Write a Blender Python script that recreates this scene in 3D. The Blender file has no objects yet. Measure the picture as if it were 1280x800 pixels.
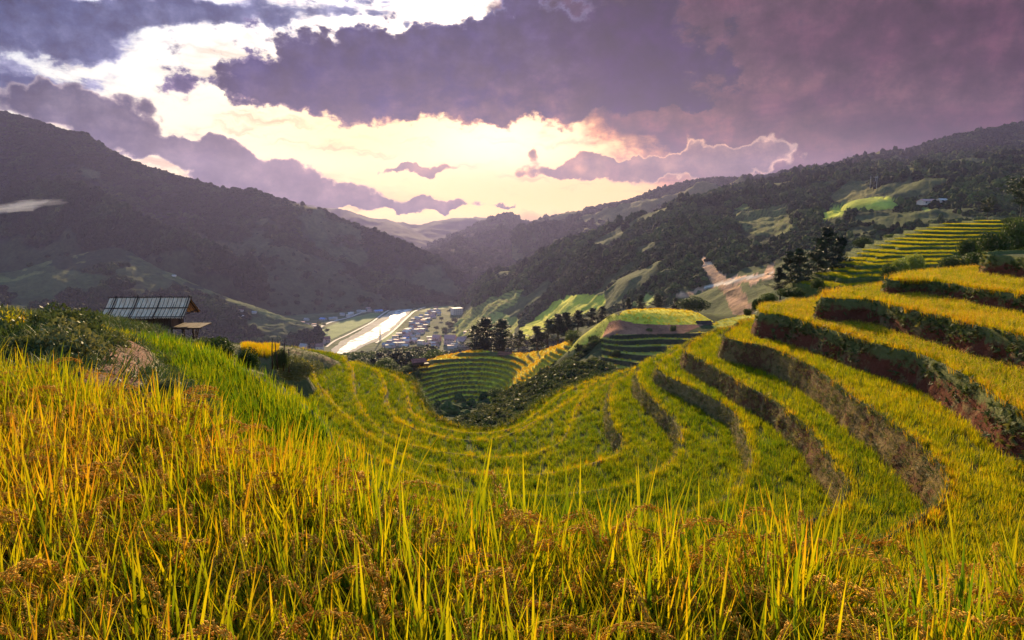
import bpy, math, random
import numpy as np
from math import radians, sin, cos, pi
rng = np.random.default_rng(7)
random.seed(7)
scene = bpy.context.scene
COL = scene.collection
PITCH = math.atan(138/853.3)
F = 853.3
CT, ST = cos(PITCH), sin(PITCH)

# ------------------------------------------------------------------ geometry helpers
def ray(u, v):
    x = (np.asarray(u, float)-640)/F; y = -(np.asarray(v, float)-400)/F
    return x, CT+y*ST, -ST+y*CT
def PD(u, v, D):                       # point seen at (u,v) standing D metres ahead
    x, y, z = ray(u, v); k = D/y
    return np.stack([x*k, y*k, z*k], -1)
def PZ(u, v, z0):                      # point seen at (u,v) on the level z0
    x, y, z = ray(u, v); k = z0/z
    return np.stack([x*k, y*k, np.broadcast_to(np.asarray(z0, float), np.shape(k))*np.ones_like(k)], -1)
def proj(p):
    p = np.asarray(p, float)
    xc = p[..., 0]; yc = p[..., 1]*ST+p[..., 2]*CT; zc = np.maximum(p[..., 1]*CT-p[..., 2]*ST, 1e-3)
    return 640+F*xc/zc, 400-F*yc/zc
def hash2(ix, iy, s):
    h = (ix.astype(np.int64)*374761393+iy.astype(np.int64)*668265263+s*982451653) & 0xffffffff
    h = ((h ^ (h >> 13))*1274126177) & 0xffffffff
    return ((h ^ (h >> 16)) & 0xffff)/65535.0
def vnoise(x, y, s=0):
    x = np.asarray(x, float); y = np.asarray(y, float)
    ix = np.floor(x); iy = np.floor(y); fx = x-ix; fy = y-iy
    fx = fx*fx*fx*(fx*(fx*6-15)+10); fy = fy*fy*fy*(fy*(fy*6-15)+10)
    a = hash2(ix, iy, s); b = hash2(ix+1, iy, s); c = hash2(ix, iy+1, s); d = hash2(ix+1, iy+1, s)
    return (a*(1-fx)+b*fx)*(1-fy)+(c*(1-fx)+d*fx)*fy
def fbm(x, y, o=5, s=0, g=0.5):
    t = 0; a = 1; n = 0
    for i in range(o):
        t = t+a*(vnoise(x, y, s+i*17)*2-1); n += a; a *= g; x = x*2.03+11.3; y = y*2.03-7.7
    return t/n
def ridged(x, y, o=5, s=0):
    t = 0; a = 1; n = 0
    for i in range(o):
        t = t+a*(1-abs(vnoise(x, y, s+i*17)*2-1)*2); n += a; a *= .5; x = x*2.03+11.3; y = y*2.03-7.7
    return t/n
def sstep(a, b, x):
    t = np.clip((x-a)/(b-a), 0, 1); return t*t*(3-2*t)
def inpoly(u, v, poly):
    c = np.zeros(np.shape(u), bool); n = len(poly)
    for i in range(n):
        x1, y1 = poly[i]; x2, y2 = poly[i-1]
        if y1 == y2: continue
        c ^= ((y1 > v) != (y2 > v)) & (u < (x2-x1)*(v-y1)/(y2-y1)+x1)
    return c
class TPS:                             # thin plate surface through scattered points
    def __init__(s, pts, lam=0.0):
        p = np.asarray(pts, float); s.p = p[:, :2]; n = len(p); s.sc = 1/np.ptp(s.p, axis=0).max(); q = s.p*s.sc
        K = s.U(np.hypot(*(q[:, None]-q[None]).transpose(2, 0, 1)))+lam*np.eye(n); P = np.c_[np.ones(n), q]
        A = np.block([[K, P], [P.T, np.zeros((3, 3))]])
        s.w = np.linalg.solve(A, np.r_[p[:, 2], 0, 0, 0]); s.q = q
    @staticmethod
    def U(r): return np.where(r > 1e-9, r*r*np.log(np.maximum(r, 1e-9)), 0)
    def __call__(s, x, y):
        x = np.asarray(x, float)*s.sc; y = np.asarray(y, float)*s.sc
        o = s.w[-3]+s.w[-2]*x+s.w[-1]*y
        for (a, b), w in zip(s.q, s.w): o = o+w*s.U(np.hypot(x-a, y-b))
        return o
def crom(pts, ds):                     # smooth curve through points, even spacing
    p = np.asarray(pts, float); P = np.vstack([2*p[0]-p[1], p, 2*p[-1]-p[-2]]); out = []
    for i in range(1, len(P)-2):
        p0, p1, p2, p3 = P[i-1:i+3]
        def td(a, b): return max(np.linalg.norm(b-a), 1e-6)**.5
        t0 = 0; t1 = td(p0, p1); t2 = t1+td(p1, p2); t3 = t2+td(p2, p3)
        t = np.linspace(t1, t2, 40, endpoint=False)[:, None]
        A1 = (t1-t)/(t1-t0)*p0+(t-t0)/(t1-t0)*p1; A2 = (t2-t)/(t2-t1)*p1+(t-t1)/(t2-t1)*p2; A3 = (t3-t)/(t3-t2)*p2+(t-t2)/(t3-t2)*p3
        B1 = (t2-t)/(t2-t0)*A1+(t-t0)/(t2-t0)*A2; B2 = (t3-t)/(t3-t1)*A2+(t-t1)/(t3-t1)*A3
        out.append((t2-t)/(t2-t1)*B1+(t-t1)/(t2-t1)*B2)
    q = np.vstack(out+[p[-1:]])
    d = np.r_[0, np.cumsum(np.linalg.norm(np.diff(q, axis=0), axis=1))]
    n = max(int(d[-1]/ds), 4); s = np.linspace(0, d[-1], n)
    return np.stack([np.interp(s, d, q[:, k]) for k in range(q.shape[1])], 1)
def normals2(c):
    t = np.gradient(c[:, :2], axis=0)
    for _ in range(3): t[1:-1] = (t[:-2]+2*t[1:-1]+t[2:])/4
    t /= np.linalg.norm(t, axis=1)[:, None]+1e-9
    return np.stack([t[:, 1], -t[:, 0]], 1)    # downhill side of a lip curve

# ------------------------------------------------------------------ object helpers
def mesh_np(name, V, Fc, attrs=None, smooth=True, uv=None):
    me = bpy.data.meshes.new(name)
    V = np.asarray(V, np.float32); me.vertices.add(len(V)); me.vertices.foreach_set('co', V.ravel())
    if Fc is not None and len(Fc):
        Fc = np.asarray(Fc, np.int32); k = Fc.shape[1]
        me.loops.add(Fc.size); me.loops.foreach_set('vertex_index', Fc.ravel())
        me.polygons.add(len(Fc)); me.polygons.foreach_set('loop_start', np.arange(0, Fc.size, k, dtype=np.int32))
        me.polygons.foreach_set('use_smooth', np.full(len(Fc), smooth))
    for an, (ty, arr) in (attrs or {}).items():
        a = me.attributes.new(an, ty, 'POINT')
        arr = np.asarray(arr)
        if ty == 'FLOAT_VECTOR': a.data.foreach_set('vector', arr.astype(np.float32).ravel())
        elif ty == 'FLOAT': a.data.foreach_set('value', arr.astype(np.float32).ravel())
        elif ty == 'INT': a.data.foreach_set('value', arr.astype(np.int32).ravel())
        elif ty == 'FLOAT_COLOR':
            if arr.shape[1] == 3: arr = np.c_[arr, np.ones(len(arr))]
            a.data.foreach_set('color', arr.astype(np.float32).ravel())
    me.update(calc_edges=True); me.validate()
    return me
def tag(o, label=None, cat=None, group=None, kind=None):
    if label: o['label'] = label
    if cat: o['category'] = cat
    if group: o['group'] = group
    if kind: o['kind'] = kind
    return o
def link(name, me, mat=None, parent=None, loc=None):
    o = bpy.data.objects.new(name, me); COL.objects.link(o)
    if mat is not None:
        for m in (mat if isinstance(mat, (list, tuple)) else [mat]): me.materials.append(m)
    if parent is not None: o.parent = parent
    if loc is not None: o.location = loc
    return o
def empty(name, label, cat, loc=(0, 0, 0), rz=0, group=None):
    o = bpy.data.objects.new(name, None); COL.objects.link(o); o.empty_display_size = .3
    o.location = loc; o.rotation_euler = (0, 0, rz)
    return tag(o, label, cat, group)
def dup(root, loc, rz=0, sc=(1, 1, 1), label=None, group=None):
    r = root.copy(); COL.objects.link(r); r.location = loc; r.rotation_euler = (0, 0, rz); r.scale = sc
    if label: r['label'] = label
    if group: r['group'] = group
    for ch in list(root.children):
        c = ch.copy(); COL.objects.link(c); c.parent = r
        for g in list(ch.children):
            d = g.copy(); COL.objects.link(d); d.parent = c
    return r
class MB:                              # collects simple solids into one mesh
    def __init__(s): s.v = []; s.f = []
    def add(s, v, f):
        n = len(s.v); s.v += [tuple(map(float, p)) for p in v]; s.f += [tuple(i+n for i in q) for q in f]
    def box(s, c, sz, R=None):
        c = np.array(c, float); h = np.array(sz, float)/2
        v = np.array([[i, j, k] for i in (-1, 1) for j in (-1, 1) for k in (-1, 1)])*h
        if R is not None: v = v@np.asarray(R).T
        s.add(v+c, [(0, 1, 3, 2), (4, 6, 7, 5), (0, 4, 5, 1), (2, 3, 7, 6), (0, 2, 6, 4), (1, 5, 7, 3)])
    def bar(s, a, b, w, h=None):
        a = np.array(a, float); b = np.array(b, float); d = b-a; L = np.linalg.norm(d); d /= L
        up = np.array([0, 0, 1.]) if abs(d[2]) < .95 else np.array([0, 1., 0])
        x = np.cross(d, up); x /= np.linalg.norm(x); z = np.cross(x, d)
        s.box((a+b)/2, (w, L, h or w), np.stack([x, d, z], 1))
    def tube(s, pts, rad, n=6, cap=True):
        pts = np.asarray(pts, float); m = len(pts); rad = np.broadcast_to(rad, (m,)); V = []
        t = np.gradient(pts, axis=0); t /= np.linalg.norm(t, axis=1)[:, None]+1e-9
        for i in range(m):
            up = np.array([0, 0, 1.]) if abs(t[i][2]) < .9 else np.array([0, 1., 0])
            x = np.cross(t[i], up); x /= np.linalg.norm(x); y = np.cross(t[i], x)
            for k in range(n):
                a = 2*pi*k/n; V.append(pts[i]+rad[i]*(cos(a)*x+sin(a)*y))
        fs = [(i*n+k, i*n+(k+1) % n, (i+1)*n+(k+1) % n, (i+1)*n+k) for i in range(m-1) for k in range(n)]
        if cap: fs += [tuple(range(n))[::-1], tuple((m-1)*n+k for k in range(n))]
        s.add(V, fs)
    def build(s, name, mat, parent=None, smooth=False, loc=None):
        me = bpy.data.meshes.new(name); me.from_pydata(s.v, [], s.f)
        if smooth: me.polygons.foreach_set('use_smooth', [True]*len(me.polygons))
        me.update()
        return link(name, me, mat, parent, loc)
def grid_faces(r, c):
    i = np.arange(r-1)[:, None]*c+np.arange(c-1)[None]
    return np.stack([i, i+1, i+c+1, i+c], -1).reshape(-1, 4)
def strip_tris(A, B):                  # zip two curves into triangles
    i = j = 0; na, nb = len(A), len(B); T = []
    while i < na-1 or j < nb-1:
        if i == na-1: adv = 1
        elif j == nb-1: adv = 0
        else:
            da = np.sum((A[i+1, :2]-B[j, :2])**2)+.02*abs((i+1)/na-j/nb); db = np.sum((A[i, :2]-B[j+1, :2])**2)+.02*abs(i/na-(j+1)/nb)
            adv = 0 if da < db else 1
        if adv == 0: T.append((i, i+1, na+j)); i += 1
        else: T.append((i, na+j+1, na+j)); j += 1
    return np.array(T)

# ------------------------------------------------------------------ node helpers
class NT:
    def __init__(s, nt): s.nt = nt; s.L = nt.links
    def n(s, ty, **kw):
        nd = s.nt.nodes.new(ty)
        for k, v in kw.items(): setattr(nd, k, v)
        return nd
    def put(s, sock, v):
        if v is None: return
        if isinstance(v, bpy.types.NodeSocket): s.L.new(v, sock)
        elif isinstance(v, (tuple, list)) and sock.type == 'RGBA' and len(v) == 3: sock.default_value = (*v, 1)
        else: sock.default_value = v
    def m(s, op, a, b=None, c=None, clamp=False):
        nd = s.n('ShaderNodeMath', operation=op, use_clamp=clamp)
        for i, x in enumerate((a, b, c)): s.put(nd.inputs[i], x)
        return nd.outputs[0]
    def v(s, op, a, b=None, c=None, scale=None):
        nd = s.n('ShaderNodeVectorMath', operation=op)
        for i, x in enumerate((a, b, c)):
            if x is not None: s.put(nd.inputs[i], x)
        if scale is not None: s.put(nd.inputs[3], scale)
        return nd.outputs['Value'] if op in ('DOT_PRODUCT', 'LENGTH') else nd.outputs[0]
    def mix(s, f, a, b, blend='MIX'):
        nd = s.n('ShaderNodeMix', data_type='RGBA', blend_type=blend)
        s.put(nd.inputs[0], f); s.put(nd.inputs[6], a); s.put(nd.inputs[7], b)
        return nd.outputs[2]
    def noise(s, vec, scale, detail=4, rough=.55, dist=0, out=0):
        nd = s.n('ShaderNodeTexNoise'); s.put(nd.inputs['Vector'], vec)
        nd.inputs['Scale'].default_value = scale; nd.inputs['Detail'].default_value = detail
        nd.inputs['Roughness'].default_value = rough; nd.inputs['Distortion'].default_value = dist
        return nd.outputs[out]
    def ss(s, x, a, b):
        nd = s.n('ShaderNodeMapRange', interpolation_type='SMOOTHSTEP'); s.put(nd.inputs[0], x); s.put(nd.inputs[1], a); s.put(nd.inputs[2], b)
        return nd.outputs[0]
    def ramp(s, x, stops):
        nd = s.n('ShaderNodeValToRGB'); s.put(nd.inputs[0], x); e = nd.color_ramp.elements
        while len(e) < len(stops): e.new(.5)
        for el, (p, c) in zip(e, stops): el.position = p; el.color = (*c, 1)
        return nd.outputs[0]
def new_mat(name):
    m = bpy.data.materials.new(name); m.use_nodes = True; m.node_tree.nodes.clear()
    t = NT(m.node_tree); out = t.n('ShaderNodeOutputMaterial'); return m, t, out
def principled(t, col, rough=.8, spec=.2, normal=None):
    p = t.n('ShaderNodeBsdfPrincipled'); t.put(p.inputs['Base Color'], col); t.put(p.inputs['Roughness'], rough)
    p.inputs['Specular IOR Level'].default_value = spec
    if normal is not None: t.put(p.inputs['Normal'], normal)
    return p.outputs[0]
def bump(t, h, strength=.5, dist=.1):
    b = t.n('ShaderNodeBump'); t.put(b.inputs['Height'], h); b.inputs['Strength'].default_value = strength; b.inputs['Distance'].default_value = dist
    return b.outputs[0]
def simple_mat(name, col, rough=.75, var=.35, scale=6, spec=.2, bmp=.3, stretch=(1, 1, 1)):
    m, t, out = new_mat(name); tc = t.n('ShaderNodeTexCoord').outputs['Object']
    vec = t.v('MULTIPLY', tc, stretch)
    n = t.noise(vec, scale, 6, .6)
    dark = tuple(c*(1-var) for c in col); light = tuple(min(c*(1+var), .95) for c in col)
    c = t.ramp(n, [(.25, dark), (.5, col), (.75, light)])
    t.L.new(principled(t, c, rough, spec, bump(t, n, bmp, .03)), out.inputs[0]); return m
def leafy(name, ramp, trans=.35, rough=.55, spec=.25, inst='tint', tip=None, grain=None):
    """leaf material: 'col' holds tip fraction / grain flag / per-leaf random; 'tint' holds per-plant ripeness and shade of colour"""
    m, t, out = new_mat(name)
    a = t.n('ShaderNodeAttribute', attribute_name='col'); sp = t.n('ShaderNodeSeparateColor'); t.L.new(a.outputs['Color'], sp.inputs[0])
    if inst:
        b = t.n('ShaderNodeAttribute', attribute_name='tint', attribute_type='INSTANCER'); sb = t.n('ShaderNodeSeparateXYZ'); t.L.new(b.outputs['Vector'], sb.inputs[0])
        rip, hue = sb.outputs[0], sb.outputs[1]
    else:
        oi = t.n('ShaderNodeObjectInfo'); rip = oi.outputs['Random']; hue = .5
    x = t.m('ADD', rip, t.m('MULTIPLY', t.m('SUBTRACT', sp.outputs[2], .5), .42))
    if tip: x = t.m('ADD', x, t.m('MULTIPLY', t.m('POWER', sp.outputs[0], 2.2), tip))
    c = t.ramp(x, ramp)
    if inst: c = t.mix(1, c, t.ramp(hue, [(0, (.62, .66, .6)), (1, (1.0, 1.0, 1.0))]), 'MULTIPLY')
    if grain: c = t.mix(sp.outputs[1], c, t.mix(sp.outputs[2], grain[0], grain[1]))
    d = principled(t, c, rough, spec)
    tr = t.n('ShaderNodeBsdfTranslucent'); t.put(tr.inputs[0], t.mix(1, c, (1.0, .98, .55), 'MULTIPLY'))
    mx = t.n('ShaderNodeMixShader'); tf = trans
    if grain: tf = t.m('MULTIPLY', t.m('SUBTRACT', 1, t.m('MULTIPLY', sp.outputs[1], .25)), trans)
    t.put(mx.inputs[0], tf); t.L.new(d, mx.inputs[1]); t.L.new(tr.outputs[0], mx.inputs[2])
    t.L.new(mx.outputs[0], out.inputs[0]); return m

# ------------------------------------------------------------------ scatter (only for vegetation nobody could count)
PROTO = {}
def proto_coll(name, meshes, mat):
    c = bpy.data.collections.new(name)
    for i, me in enumerate(meshes):
        o = bpy.data.objects.new(f'{name}_{chr(97+i)}', me); me.materials.append(mat); c.objects.link(o)
    ng = bpy.data.node_groups.new(name, 'GeometryNodeTree')
    ng.interface.new_socket('Geometry', in_out='INPUT', socket_type='NodeSocketGeometry'); ng.interface.new_socket('Geometry', in_out='OUTPUT', socket_type='NodeSocketGeometry')
    N, L = ng.nodes, ng.links
    gi = N.new('NodeGroupInput'); go = N.new('NodeGroupOutput'); ip = N.new('GeometryNodeInstanceOnPoints'); ci = N.new('GeometryNodeCollectionInfo')
    ci.inputs['Collection'].default_value = c; ci.inputs['Separate Children'].default_value = True; ci.inputs['Reset Children'].default_value = True
    def na(nm, ty):
        a = N.new('GeometryNodeInputNamedAttribute'); a.data_type = ty; a.inputs['Name'].default_value = nm; return a.outputs['Attribute']
    L.new(gi.outputs[0], ip.inputs['Points']); L.new(ci.outputs[0], ip.inputs['Instance']); ip.inputs['Pick Instance'].default_value = True
    L.new(na('idx', 'INT'), ip.inputs['Instance Index']); L.new(na('rot', 'FLOAT_VECTOR'), ip.inputs['Rotation']); L.new(na('scl', 'FLOAT_VECTOR'), ip.inputs['Scale'])
    L.new(ip.outputs[0], go.inputs[0])
    PROTO[name] = (ng, len(meshes))
def scatter(name, coll, pts, scl, tint, parent=None, tilt=.08, rot=None):
    pts = np.asarray(pts, float); n = len(pts)
    if n == 0: return None
    ng, k = PROTO[coll]
    if rot is None: rot = np.c_[rng.normal(0, tilt, n), rng.normal(0, tilt, n), rng.uniform(0, 2*pi, n)]
    scl = np.asarray(scl, float); scl = np.repeat(scl[:, None], 3, 1) if scl.ndim == 1 else scl
    me = mesh_np(name, pts, None, {'rot': ('FLOAT_VECTOR', rot), 'scl': ('FLOAT_VECTOR', scl), 'idx': ('INT', rng.integers(0, k, n)), 'tint': ('FLOAT_VECTOR', tint)})
    o = link(name, me, None, parent); md = o.modifiers.new('scatter', 'NODES'); md.node_group = ng
    o['kind'] = 'stuff'
    return o
def sample_tris(V, T, dens, r=None):   # random points on triangles, dens per m2 (per triangle)
    a, b, c = V[T[:, 0]], V[T[:, 1]], V[T[:, 2]]
    ar = .5*np.linalg.norm(np.cross(b-a, c-a), axis=1); e = ar*dens
    n = np.floor(e+rng.random(len(e))).astype(int); k = np.repeat(np.arange(len(T)), n)
    s = np.sqrt(rng.random(len(k)))[:, None]; t = rng.random(len(k))[:, None]
    return a[k]*(1-s)+b[k]*s*(1-t)+c[k]*s*t, k
def in_view(p, mu=140, mv=120):
    u, v = proj(p); return (u > -mu) & (u < 1280+mu) & (v > -mv) & (v < 800+mv+120) & (p[:, 1] > .3)
HAZE = 0.00007; EXPO = 1.3
# ------------------------------------------------------------------ plants: meshes
def blade(P, nrm_az, L, w, lean, curl, segs, fold, kink=0):
    """one grass leaf: returns verts, faces, tipfrac; leans towards nrm_az and curls over"""
    t = np.linspace(0, 1, segs+1); ang = lean+curl*t**1.7
    ds = L/segs; x = np.r_[0, np.cumsum(np.sin((ang[:-1]+ang[1:])/2)*ds)]; z = np.r_[0, np.cumsum(np.cos((ang[:-1]+ang[1:])/2)*ds)]
    wd = w*np.minimum(1, (1-t)*2.4)**.8*np.minimum(1, .55+t*1.5); wd[-1] = w*.04
    d = np.array([cos(nrm_az), sin(nrm_az), 0]); s = np.array([-sin(nrm_az), cos(nrm_az), 0])
    c = np.array(P)+x[:, None]*d+z[:, None]*np.array([0, 0, 1.])
    if fold:
        V = np.stack([c-s*wd[:, None]/2, c+d*(wd*fold)[:, None], c+s*wd[:, None]/2], 1).reshape(-1, 3); k = 3
    else:
        V = np.stack([c-s*wd[:, None]/2, c+s*wd[:, None]/2], 1).reshape(-1, 3); k = 2
    Fc = [(i*k+j, i*k+j+1, (i+1)*k+j+1, (i+1)*k+j) for i in range(segs) for j in range(k-1)]
    return V, np.array(Fc), np.repeat(t, k)
def clump(seed, nl, hgt, w, spread, segs, fold=0, lean=(.03, .3), curl=(0, .35), pan=0, grains=0, lenvar=.28, panh=.95, tipk=1.):
    r = np.random.default_rng(seed); Vs = []; Fs = []; Cs = []; n0 = 0
    def put(V, Fc, col):
        nonlocal n0
        Vs.append(V); Fs.append(Fc+n0); Cs.append(col); n0 += len(V)
    for i in range(nl):
        a = r.uniform(0, 2*pi); rad = spread*math.sqrt(r.random()); az = a+r.normal(0, .8)
        L = hgt*(1-lenvar*r.random()); b = r.random()
        V, Fc, tf = blade((rad*cos(a), rad*sin(a), 0), az, L, w*r.uniform(.7, 1.2), r.uniform(*lean), r.uniform(*curl)*(2.2 if r.random() < .12 else 1), segs, fold)
        put(V, Fc, np.stack([tf*tipk, 0*tf, 0*tf+b], 1))
    for i in range(pan):
        a = r.uniform(0, 2*pi); rad = spread*math.sqrt(r.random())*1.1; az = a+r.normal(0, 1)
        L = hgt*panh*r.uniform(.88, 1.1); n = 16; t = np.linspace(0, 1, n+1)
        ang = .08+2.5*sstep(.55, 1.05, t)*r.uniform(.75, 1.1)
        ds = L/n; x = np.cumsum(np.sin(ang)*ds); z = np.cumsum(np.cos(ang)*ds)
        d = np.array([cos(az), sin(az), 0]); s = np.array([-sin(az), cos(az), 0])
        c = np.array([rad*cos(a), rad*sin(a), 0])+x[:, None]*d+z[:, None]*np.array([0, 0, 1.]); b = r.random()
        if grains:
            wd = .0026; V = np.stack([c-s*wd/2, c+s*wd/2], 1).reshape(-1, 3)
            put(V, grid_faces(n+1, 2), np.stack([np.zeros(len(V)), np.full(len(V), .5), np.full(len(V), b)], 1))
            for g in range(grains):
                q = r.uniform(.58, 1.0); gi = min(int(q*n), n-1); ci = c[gi]+(c[gi+1]-c[gi])*(q*n-gi)+r.normal(0, .006, 3)+np.array([0, 0, -r.random()*.02*(1 if g % 2 else .2)])
                ax = (c[gi+1]-c[gi])/ds+np.array([0, 0, -.35])+r.normal(0, .28, 3); ax /= np.linalg.norm(ax)
                p1 = np.cross(ax, r.normal(0, 1, 3)); p1 /= np.linalg.norm(p1); p2 = np.cross(ax, p1); l, q2 = .0105, .0027
                V = np.array([ci+ax*l, ci+p1*q2, ci+p2*q2, ci-p1*q2, ci-p2*q2, ci-ax*l])
                Fc = np.array([(0, 1, 2, 2), (0, 2, 3, 3), (0, 3, 4, 4), (0, 4, 1, 1), (5, 2, 1, 1), (5, 3, 2, 2), (5, 4, 3, 3), (5, 1, 4, 4)])
                put(V, Fc, np.stack([np.zeros(6), np.ones(6), np.full(6, (b+r.random())/2)], 1))
        else:
            wd = hgt*.016*np.clip((t-.5)*6, .12, 1); V = np.stack([c-s*wd[:, None]/2, c+s*wd[:, None]/2], 1).reshape(-1, 3)
            put(V, grid_faces(n+1, 2), np.stack([np.zeros(len(V)), np.repeat(np.clip((t-.5)*6, 0, 1), 2), np.full(len(V), b)], 1))
    V = np.concatenate(Vs); Fc = np.concatenate(Fs); C = np.concatenate(Cs)
    tri = Fc[:, 2] == Fc[:, 3]
    T = np.concatenate([Fc[:, :3], Fc[~tri][:, [0, 2, 3]]])
    return mesh_np('plant', V, T, {'col': ('FLOAT_COLOR', C)})
def leaf_cloud(cent, sizes, r, ll, lw, up=.3, droop=0.):
    """many small pointed leaves at given centres"""
    n = len(cent); d = r.normal(0, 1, (n, 3)); d[:, 2] = d[:, 2]*.6+up; d /= np.linalg.norm(d, axis=1)[:, None]
    s = np.cross(d, r.normal(0, 1, (n, 3))); s /= np.linalg.norm(s, axis=1)[:, None]
    L = ll*sizes[:, None]; W = lw*sizes[:, None]
    V = np.stack([cent-d*L*.5, cent+s*W*.5, cent+d*L*.5, cent-s*W*.5], 1).reshape(-1, 3)
    Fc = np.arange(4*n).reshape(n, 4); b = np.repeat(r.random(n), 4)
    return V, Fc, np.stack([np.tile([0, .5, 1, .5], n), 0*b, b], 1)
def crown_points(r, n, lobes, surf=.75):
    """points spread in and over lobes (x,y,z,rx,ry,rz)"""
    lobes = np.asarray(lobes, float); vol = lobes[:, 3]*lobes[:, 4]*lobes[:, 5]; k = r.choice(len(lobes), n, p=(vol**.75)/np.sum(vol**.75))
    d = r.normal(0, 1, (n, 3)); d /= np.linalg.norm(d, axis=1)[:, None]; rad = surf+(1.08-surf)*r.random(n)**.6; rad *= np.where(r.random(n) < .25, r.random(n), 1)
    return lobes[k, :3]+d*rad[:, None]*lobes[k, 3:]
def pine_meshes(seed, h=10., dense=1., umb=False, w=.28, base=.3):
    r = np.random.default_rng(seed); tr = MB(); n = 10
    zs = np.linspace(0, h*.97, n); bx = np.cumsum(r.normal(0, h*.008, n)); by = np.cumsum(r.normal(0, h*.008, n)); bx -= bx[0]; by -= by[0]
    tr.tube(np.stack([bx, by, zs], 1), np.linspace(h*.02, h*.003, n), 7)
    cents = []
    z = h*base
    while z < h*.99:
        f = (z-h*base)/(h*(1-base)); R = h*w*((1-f)**.75*1.0+.1)*r.uniform(.7, 1.2)
        if umb: R = h*w*(.55+.9*sstep(0, .5, f)*(1-f*.55))
        for q in range(r.integers(3, 6)):
            if r.random() < .18: continue
            a = r.uniform(0, 2*pi); RR = R*r.uniform(.55, 1.15); el = r.uniform(.0, .45) if not umb else r.uniform(.1, .5)
            x0, y0 = np.interp(z, zs, bx), np.interp(z, zs, by); t = np.linspace(0, 1, 5)
            P = np.stack([x0+cos(a)*RR*t, y0+sin(a)*RR*t, z+RR*(el*t+.15*t*t)], 1); tr.tube(P, np.linspace(h*.006, h*.0016, 5), 4, False)
            for s in np.arange(.35, 1.06, .13):
                c = P[0]+(P[-1]-P[0])*s+r.normal(0, RR*.11, 3)*[1, 1, .5]; cents.append(np.r_[c, h*.055*r.uniform(.7, 1.3)])
        z += h*r.uniform(.045, .085)
    cents.append([bx[-1], by[-1], h*.98, h*.05]); C = np.array(cents); k = int(26*dense)
    cc = np.repeat(C, k, 0); off = r.normal(0, 1, (len(cc), 3)); off /= np.linalg.norm(off, axis=1)[:, None]; off *= (r.random(len(cc))**.5)[:, None]*cc[:, 3:4]*[1.2, 1.2, .7]
    V, Fc, col = leaf_cloud(cc[:, :3]+off, np.full(len(cc), h/10)*r.uniform(.7, 1.3, len(cc)), r, .5, .10, up=.5)
    return tr, (V, Fc, col)
def broad_meshes(seed, h=6., n=5000, leaf=.22, lobes=None, trunkf=.3, spread=.42):
    r = np.random.default_rng(seed); tr = MB()
    tr.tube([(0, 0, 0), (.03*h, 0, h*.25), (.01*h, .03*h, h*.55)], [h*.03, h*.022, h*.012], 7)
    L = []
    for i in range(11):
        a = r.uniform(0, 2*pi); q = r.random()**.5*spread*h*.75; zz = h*(trunkf+.18+(.82-trunkf-.1)*r.random()*(1-(q/(spread*h))**2*.5))
        s = h*r.uniform(.12, .24); L.append((cos(a)*q, sin(a)*q, zz, s*1.15, s*1.15, s*.8))
        tr.tube([(.01*h, .02*h, h*.35), (cos(a)*q*.5, sin(a)*q*.5, h*.3+zz*.35), (cos(a)*q, sin(a)*q, zz)], [h*.012, h*.008, h*.003], 5, False)
    P = crown_points(r, n, L, .7)
    V, Fc, col = leaf_cloud(P, r.uniform(.7, 1.4, n), r, leaf, leaf*.5, up=.25)
    return tr, (V, Fc, col)
def bush_mesh(seed, n=2500, leaf=.1, wd=.42, flat=.7):
    r = np.random.default_rng(seed); L = []
    for i in range(12):
        a = r.uniform(0, 2*pi); q = r.random()**.5*.6; s = r.uniform(.25, .45); L.append((cos(a)*q, sin(a)*q, .15+.5*flat*r.random()*(1-q*.5), s, s, s*.85))
    P = crown_points(r, n, L, .75); P = P[P[:, 2] > -.05]
    return leaf_cloud(P, r.uniform(.6, 1.4, len(P)), r, leaf, leaf*wd, up=.35)
def lump(seed, sub=2, amp=.3, flat=1.):
    import bmesh
    bm = bmesh.new(); bmesh.ops.create_icosphere(bm, subdivisions=sub, radius=1)
    r = np.random.default_rng(seed); o = r.uniform(0, 50, 3)
    V = np.array([v.co[:] for v in bm.verts]); Fc = np.array([[v.index for v in f.verts] for f in bm.faces]); bm.free()
    d = 1+amp*.55*fbm(V[:, 0]*6+o[1]+V[:, 2]*4, V[:, 1]*6-V[:, 2]*5, 2, seed+9)+amp*fbm(V[:, 0]*1.9+o[0]+V[:, 2]*1.3, V[:, 1]*1.9+o[1]-V[:, 2]*1.1, 3, seed)*1.6
    V = V*d[:, None]; V[:, 2] = V[:, 2]*flat+.5
    return mesh_np('crown', V, Fc, {'col': ('FLOAT_COLOR', np.c_[np.zeros(len(V)), np.zeros(len(V)), vnoise(V[:, 0]*3+o[2], V[:, 1]*3+V[:, 2]*3, seed)])}, smooth=False)
# ------------------------------------------------------------------ materials
RICE = [(0, (.045, .125, .008)), (.3, (.125, .21, .006)), (.55, (.29, .30, .005)), (.78, (.58, .46, .006)), (1, (.60, .27, .012))]
GRAIN = ((.62, .28, .02), (.82, .52, .07))
m_rice = leafy('rice_leaf', RICE, trans=.5, rough=.65, spec=.08, tip=.5, grain=GRAIN)
m_weed = leafy('weed_leaf', [(0, (.04, .07, .018)), (.5, (.11, .14, .04)), (1, (.32, .25, .08))], trans=.3, spec=.08)
m_crown = leafy('far_crown', [(0, (.012, .022, .008)), (.5, (.03, .05, .013)), (1, (.085, .11, .026))], trans=.12, rough=.9, spec=.05)
m_pine = leafy('pine_needles', [(0, (.010, .022, .008)), (.5, (.018, .036, .012)), (1, (.035, .055, .016))], trans=.15, inst=None)
m_broad = leafy('broad_leaf', [(0, (.022, .040, .010)), (.5, (.045, .072, .016)), (1, (.10, .13, .028))], trans=.25, inst=None, spec=.1)
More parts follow.
